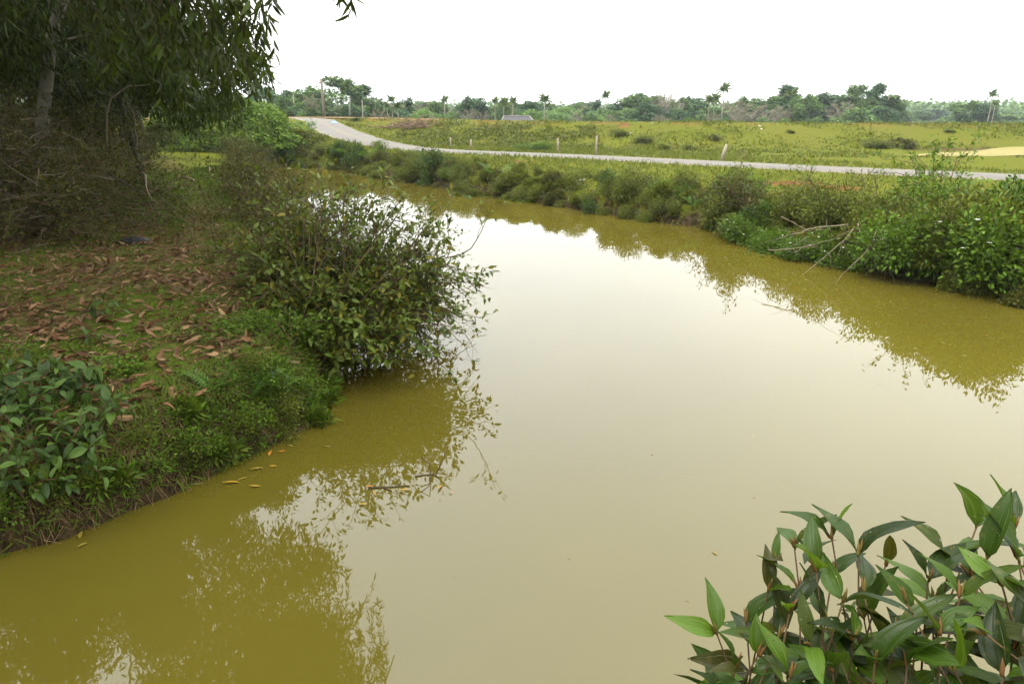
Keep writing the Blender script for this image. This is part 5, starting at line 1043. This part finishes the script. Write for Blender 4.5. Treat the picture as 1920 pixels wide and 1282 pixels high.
NAMES = {'rd': 'dark rounded tree', 'rm': 'mid-green rounded tree', 'td': 'tall narrow dark tree', 'tm': 'tall feathery light tree', 'ly': 'open layered tree', 'op': 'sparse open-crowned tree', 'bl': 'bright green leafy tree', 'bd': 'dark bushy tree', 'bb': 'brownish bare-twigged tree', 'ba': 'leafless pale tree', 'bm': 'green bushy tree'}
def base_far(px, y): q = at(px, 219, y); return np.array([q[0], y, hz(q[0], y) - .05])
def far(px, topy, y, k, wpx, lb=None):
    b = base_far(px, y); h_ = at(px, topy, y)[2] - b[2]; wid = wpx / FPX * y * 1.12; sx = wid / {'round': .82}.get('x', .8) if k[0] != 't' else wid / .42
    place(FT[k], b, (NAMES[k] + ' ' + lb) if lb else NAMES[k] + ' in the tree line beyond the dike', 'tree', None if lb else GT, s=(sx, sx, h_))
for a in [(500, 165, 95, 'rd', 62, 'rising behind the vine mound'), (548, 172, 100, 'rd', 52, 'beside the thin white pole, left of the utility pole'), (583, 166, 98, 'rm', 60, 'just left of the utility pole'), (640, 147, 92, 'ly', 100, 'right behind the utility pole'), (610, 188, 105, 'bd', 60), (672, 190, 104, 'bd', 60), (688, 163, 100, 'td', 52, 'with a pale trunk at the end of the orange track'), (706, 190, 96, 'bm', 50), (660, 196, 88, 'bd', 40), (530, 195, 88, 'bd', 60), (560, 198, 90, 'bm', 50),
          (762, 184, 104, 'op', 52, 'near the short palms'), (742, 204, 98, 'bd', 50), (722, 206, 98, 'bd', 40), (780, 203, 110, 'bd', 60), (795, 193, 108, 'bb', 60), (822, 192, 104, 'rm', 46, 'next to the lone palm above the weeds'), (800, 208, 100, 'bm', 50), (850, 205, 110, 'bb', 60), (886, 184, 100, 'rd', 56, 'behind the brown cow'), (870, 206, 95, 'bb', 50), (915, 203, 108, 'bd', 46), (938, 188, 104, 'bm', 36, 'under the twin palms'), (995, 191, 108, 'rd', 44, 'right behind the house roof'), (1000, 205, 104, 'bl', 50), (960, 208, 120, 'bm', 60), (1035, 206, 118, 'bl', 60), (1065, 199, 124, 'bl', 60, 'bright against the darker trees'), (1095, 203, 118, 'bl', 60), (1050, 210, 108, 'bl', 60),
          (1112, 188, 116, 'op', 60), (1152, 193, 112, 'bd', 50), (1130, 204, 108, 'bm', 50), (1190, 178, 112, 'rm', 86, 'broadest crown left of the leafless tree'), (1170, 200, 104, 'bm', 60), (1228, 180, 108, 'tm', 50), (1212, 192, 102, 'bd', 50), (1246, 153, 102, 'ba', 70, 'standing highest in the middle of the tree line'), (1238, 184, 104, 'bb', 34), (1270, 186, 110, 'rm', 50), (1295, 184, 116, 'rd', 50), (1312, 190, 112, 'bd', 50), (1262, 206, 100, 'bd', 50), (1335, 198, 108, 'bm', 50), (1372, 190, 112, 'bb', 60), (1398, 184, 118, 'rm', 46), (1410, 196, 104, 'bb', 70), (1440, 184, 112, 'rm', 60), (1385, 206, 100, 'bb', 60), (1440, 204, 102, 'bb', 60), (1470, 200, 106, 'bb', 50),
          (1463, 163, 116, 'td', 50, 'pointed and dark above the bushes'), (1480, 180, 112, 'rd', 60), (1506, 180, 104, 'rm', 50, 'in front of the dark wood'), (1545, 178, 112, 'rd', 84, 'widest and darkest at the right of the tree line'), (1522, 184, 118, 'rd', 50), (1574, 192, 100, 'bb', 50), (1598, 160, 108, 'tm', 46, 'lifting above the dark wood'), (1620, 186, 106, 'rm', 56), (1644, 160, 110, 'td', 44, 'near the thin far pole'), (1670, 178, 110, 'tm', 44), (1600, 200, 98, 'bm', 60), (1650, 200, 100, 'bd', 50), (1690, 207, 150, 'bm', 50), (1718, 209, 200, 'rm', 50), (1745, 205, 240, 'rd', 70), (1775, 211, 240, 'rd', 40), (1812, 192, 130, 'rm', 54, 'left of the pair of palms at the right'), (1842, 196, 128, 'rd', 40), (1870, 210, 150, 'bm', 50), (1900, 214, 180, 'bm', 60), (1790, 213, 160, 'bm', 50)]:
    far(*a)
for px, ty, y, k, lb in ((735, 182, 90, 0, 'short palm left of the open-crowned tree'), (727, 194, 92, 0, None), (746, 196, 90, 1, None), (834, 183, 96, 0, 'lone slim palm above the weedy dike slope'), (928, 185, 98, 0, None), (945, 188, 98, 1, None), (962, 184, 94, 0, 'slim palm rising behind the house roof'), (1021, 182, 96, 1, 'palm with drooping fronds right of the house'), (1026, 194, 98, 0, None), (1134, 174, 108, 0, 'palm crown lifting above the bushy trees left of the broad tree'), (1328, 184, 96, 1, None), (1338, 182, 98, 1, None), (1353, 160, 96, 0, 'tallest palm, standing clear above the tree line'), (1480, 172, 112, 1, 'bushy palm beside the pointed dark tree'), (1853, 172, 118, 0, 'taller palm of the pair at the right'), (1861, 190, 116, 0, 'shorter palm of the pair at the right')):
    b = base_far(px, y); h_ = at(px, ty, y)[2] - b[2]; place(PT[k], b, lb or 'palm in the tree line beyond the dike', 'palm', None if lb else GPm, s=(min(h_, 9), min(h_, 9), h_))
for i in range(44):
    px = 490 + 1190 * (i + rng.random()) / 44; k = rng.choice(['rm', 'rd', 'tm', 'bm', 'bb']); far(px, rng.uniform(190, 206), rng.uniform(130, 170), k, rng.uniform(40, 70))
# scrub right behind the crest
for i in range(46):
    px = rng.uniform(480, 1700); y = rng.uniform(78, 100); k = rng.choice(['bm', 'bd', 'bb', 'bl'], p=[.35, .2, .3, .15]); b = base_far(px, y); s = rng.uniform(2.2, 3.6)
    place(FT[k], b, {'bm': 'low green scrub bush', 'bd': 'low dark scrub bush', 'bb': 'low brown twiggy bush', 'bl': 'low bright green bush'}[k] + ' just behind the dike crest', 'bush', 'scrub behind the dike', s=(s, s, s * rng.uniform(.75, 1.0)))
# far wood that reads as one mass
n = 60000; a = rng.uniform(-.95, .95, n); rr = rng.uniform(280, 420, n); x = np.sin(a) * rr; y = np.cos(a) * rr; hgt = 5 + 5 * fbm(a * 40, rr / 30, 1.0, 3) ; P = np.stack([x, y, .6 + hgt * rng.random(n) ** .7], 1); m_ = MB(); leaf_cloud(m_, diamT(.8), P, rdir(n), 1.5, .1, .5)
tag(link('far_wood', m_.mesh('far_wood'), M['ft_mid']), 'hazy distant wood along the horizon', 'wood', kind='stuff')

# ------------------------------------------------------------------ things on the water
fl = [tmesh(leafT(.3, 5, 2, sick=.2, curl=-.05, fold=.15), 'floating_leaf'), tmesh(leafT(.22, 5, 2, sick=-.25, curl=-.08, fold=.2), 'floating_leaf')]
def wpt(px, py, z=0.0): r_ = ray(px, py); return np.array([0, 0, CAMH]) + (z - CAMH) / r_[2] * r_
for i, (px, py, sz, a) in enumerate(((505, 855, .1, .3), (495, 878, .12, 1.8), (520, 875, .12, 1.4), (550, 838, .08, .9), (535, 845, .07, 2.2), (450, 905, .14, 1.6), (490, 912, .1, 1.9), (30, 1030, .14, 1.0), (150, 1010, .1, .6), (165, 1018, .08, 2.5), (770, 918, .1, 1.9), (760, 925, .08, 1.0), (700, 912, .08, 1.5), (830, 910, .1, 2.6), (1345, 1040, .05, .8), (705, 930, .07, .4), (690, 945, .08, 1.9), (465, 895, .1, 2.0), (827, 938, .025, 1), (850, 925, .03, .3), (620, 838, .06, 1.7))):
    o = link('floating_leaf', fl[i % 2], M['yellow']); q = wpt(px, py); o.location = (q[0], q[1], .006); o.rotation_euler = (rng.normal(0, .08), rng.normal(0, .08), a); o.scale = (sz, sz, sz); tag(o, 'yellowed leaf floating on the water near the left bank', 'leaf', 'leaves floating on the canal')
q0 = wpt(795, 885); m_ = MB()
def wtw(L_, r_=.003, zs=None): 
    P = np.array([wpt(px, py, (zs[i] if zs else .004)) for i, (px, py) in enumerate(L_)]); m_.tube(P, np.linspace(r_, r_ * .6, len(P)), 5, .2)
wtw([(778, 893), (795, 890), (812, 889), (824, 896)], .007); wtw([(818, 888), (832, 860), (838, 835)], .006, [.01, .12, .2]); wtw([(790, 856), (804, 868), (808, 888), (805, 910), (790, 922)], .006, [.14, .1, .03, .05, .0]); wtw([(690, 915), (720, 913), (745, 912), (768, 910)], .009); wtw([(745, 912), (752, 903)], .006); wtw([(720, 915), (735, 920)], .006)
o = link('floating_twig', m_.mesh('floating_twig'), M['twig']); tag(o, 'dead twig with curled ends floating beside the shrub reflection', 'twig')
# specks of plant debris drifting on the surface
n = 420; x = rng.uniform(-3, 8, n); y = rng.uniform(2.4, 26, n); z, dd_, e, s, dr = Hgt(x, y, True); k = (dd_ < -.15) & (rng.random(n) < .25 + .75 * (dd_ > -.9)); P = np.stack([x, y, np.full(n, .003)], 1)[k]; m_ = MB(); leaf_cloud(m_, diamT(.35, .0, .0), P, rdir(len(P), -.02, .02), .022, 0, 0.0); tag(link('floating_debris', m_.mesh('floating_debris'), M['dry']), 'tiny specks of plant debris floating on the canal', 'debris', kind='stuff')
# haze: the humid air between here and the far trees
hmx, t = newmat('haze_air'); pv = N(t, 'ShaderNodeVolumePrincipled'); pv.inputs['Color'].default_value = (.82, .92, 1.0, 1); pv.inputs['Density'].default_value = .00025; pv.inputs['Anisotropy'].default_value = .2
o_ = N(t, 'ShaderNodeOutputMaterial'); t.links.new(pv.outputs[0], o_.inputs['Volume'])
m_ = MB(); m_.box((0, 0, 24.0), (3400, 3400, 54)); tag(link('haze', m_.mesh('haze', False), hmx), 'thin pale haze over the fields', 'haze', kind='stuff')
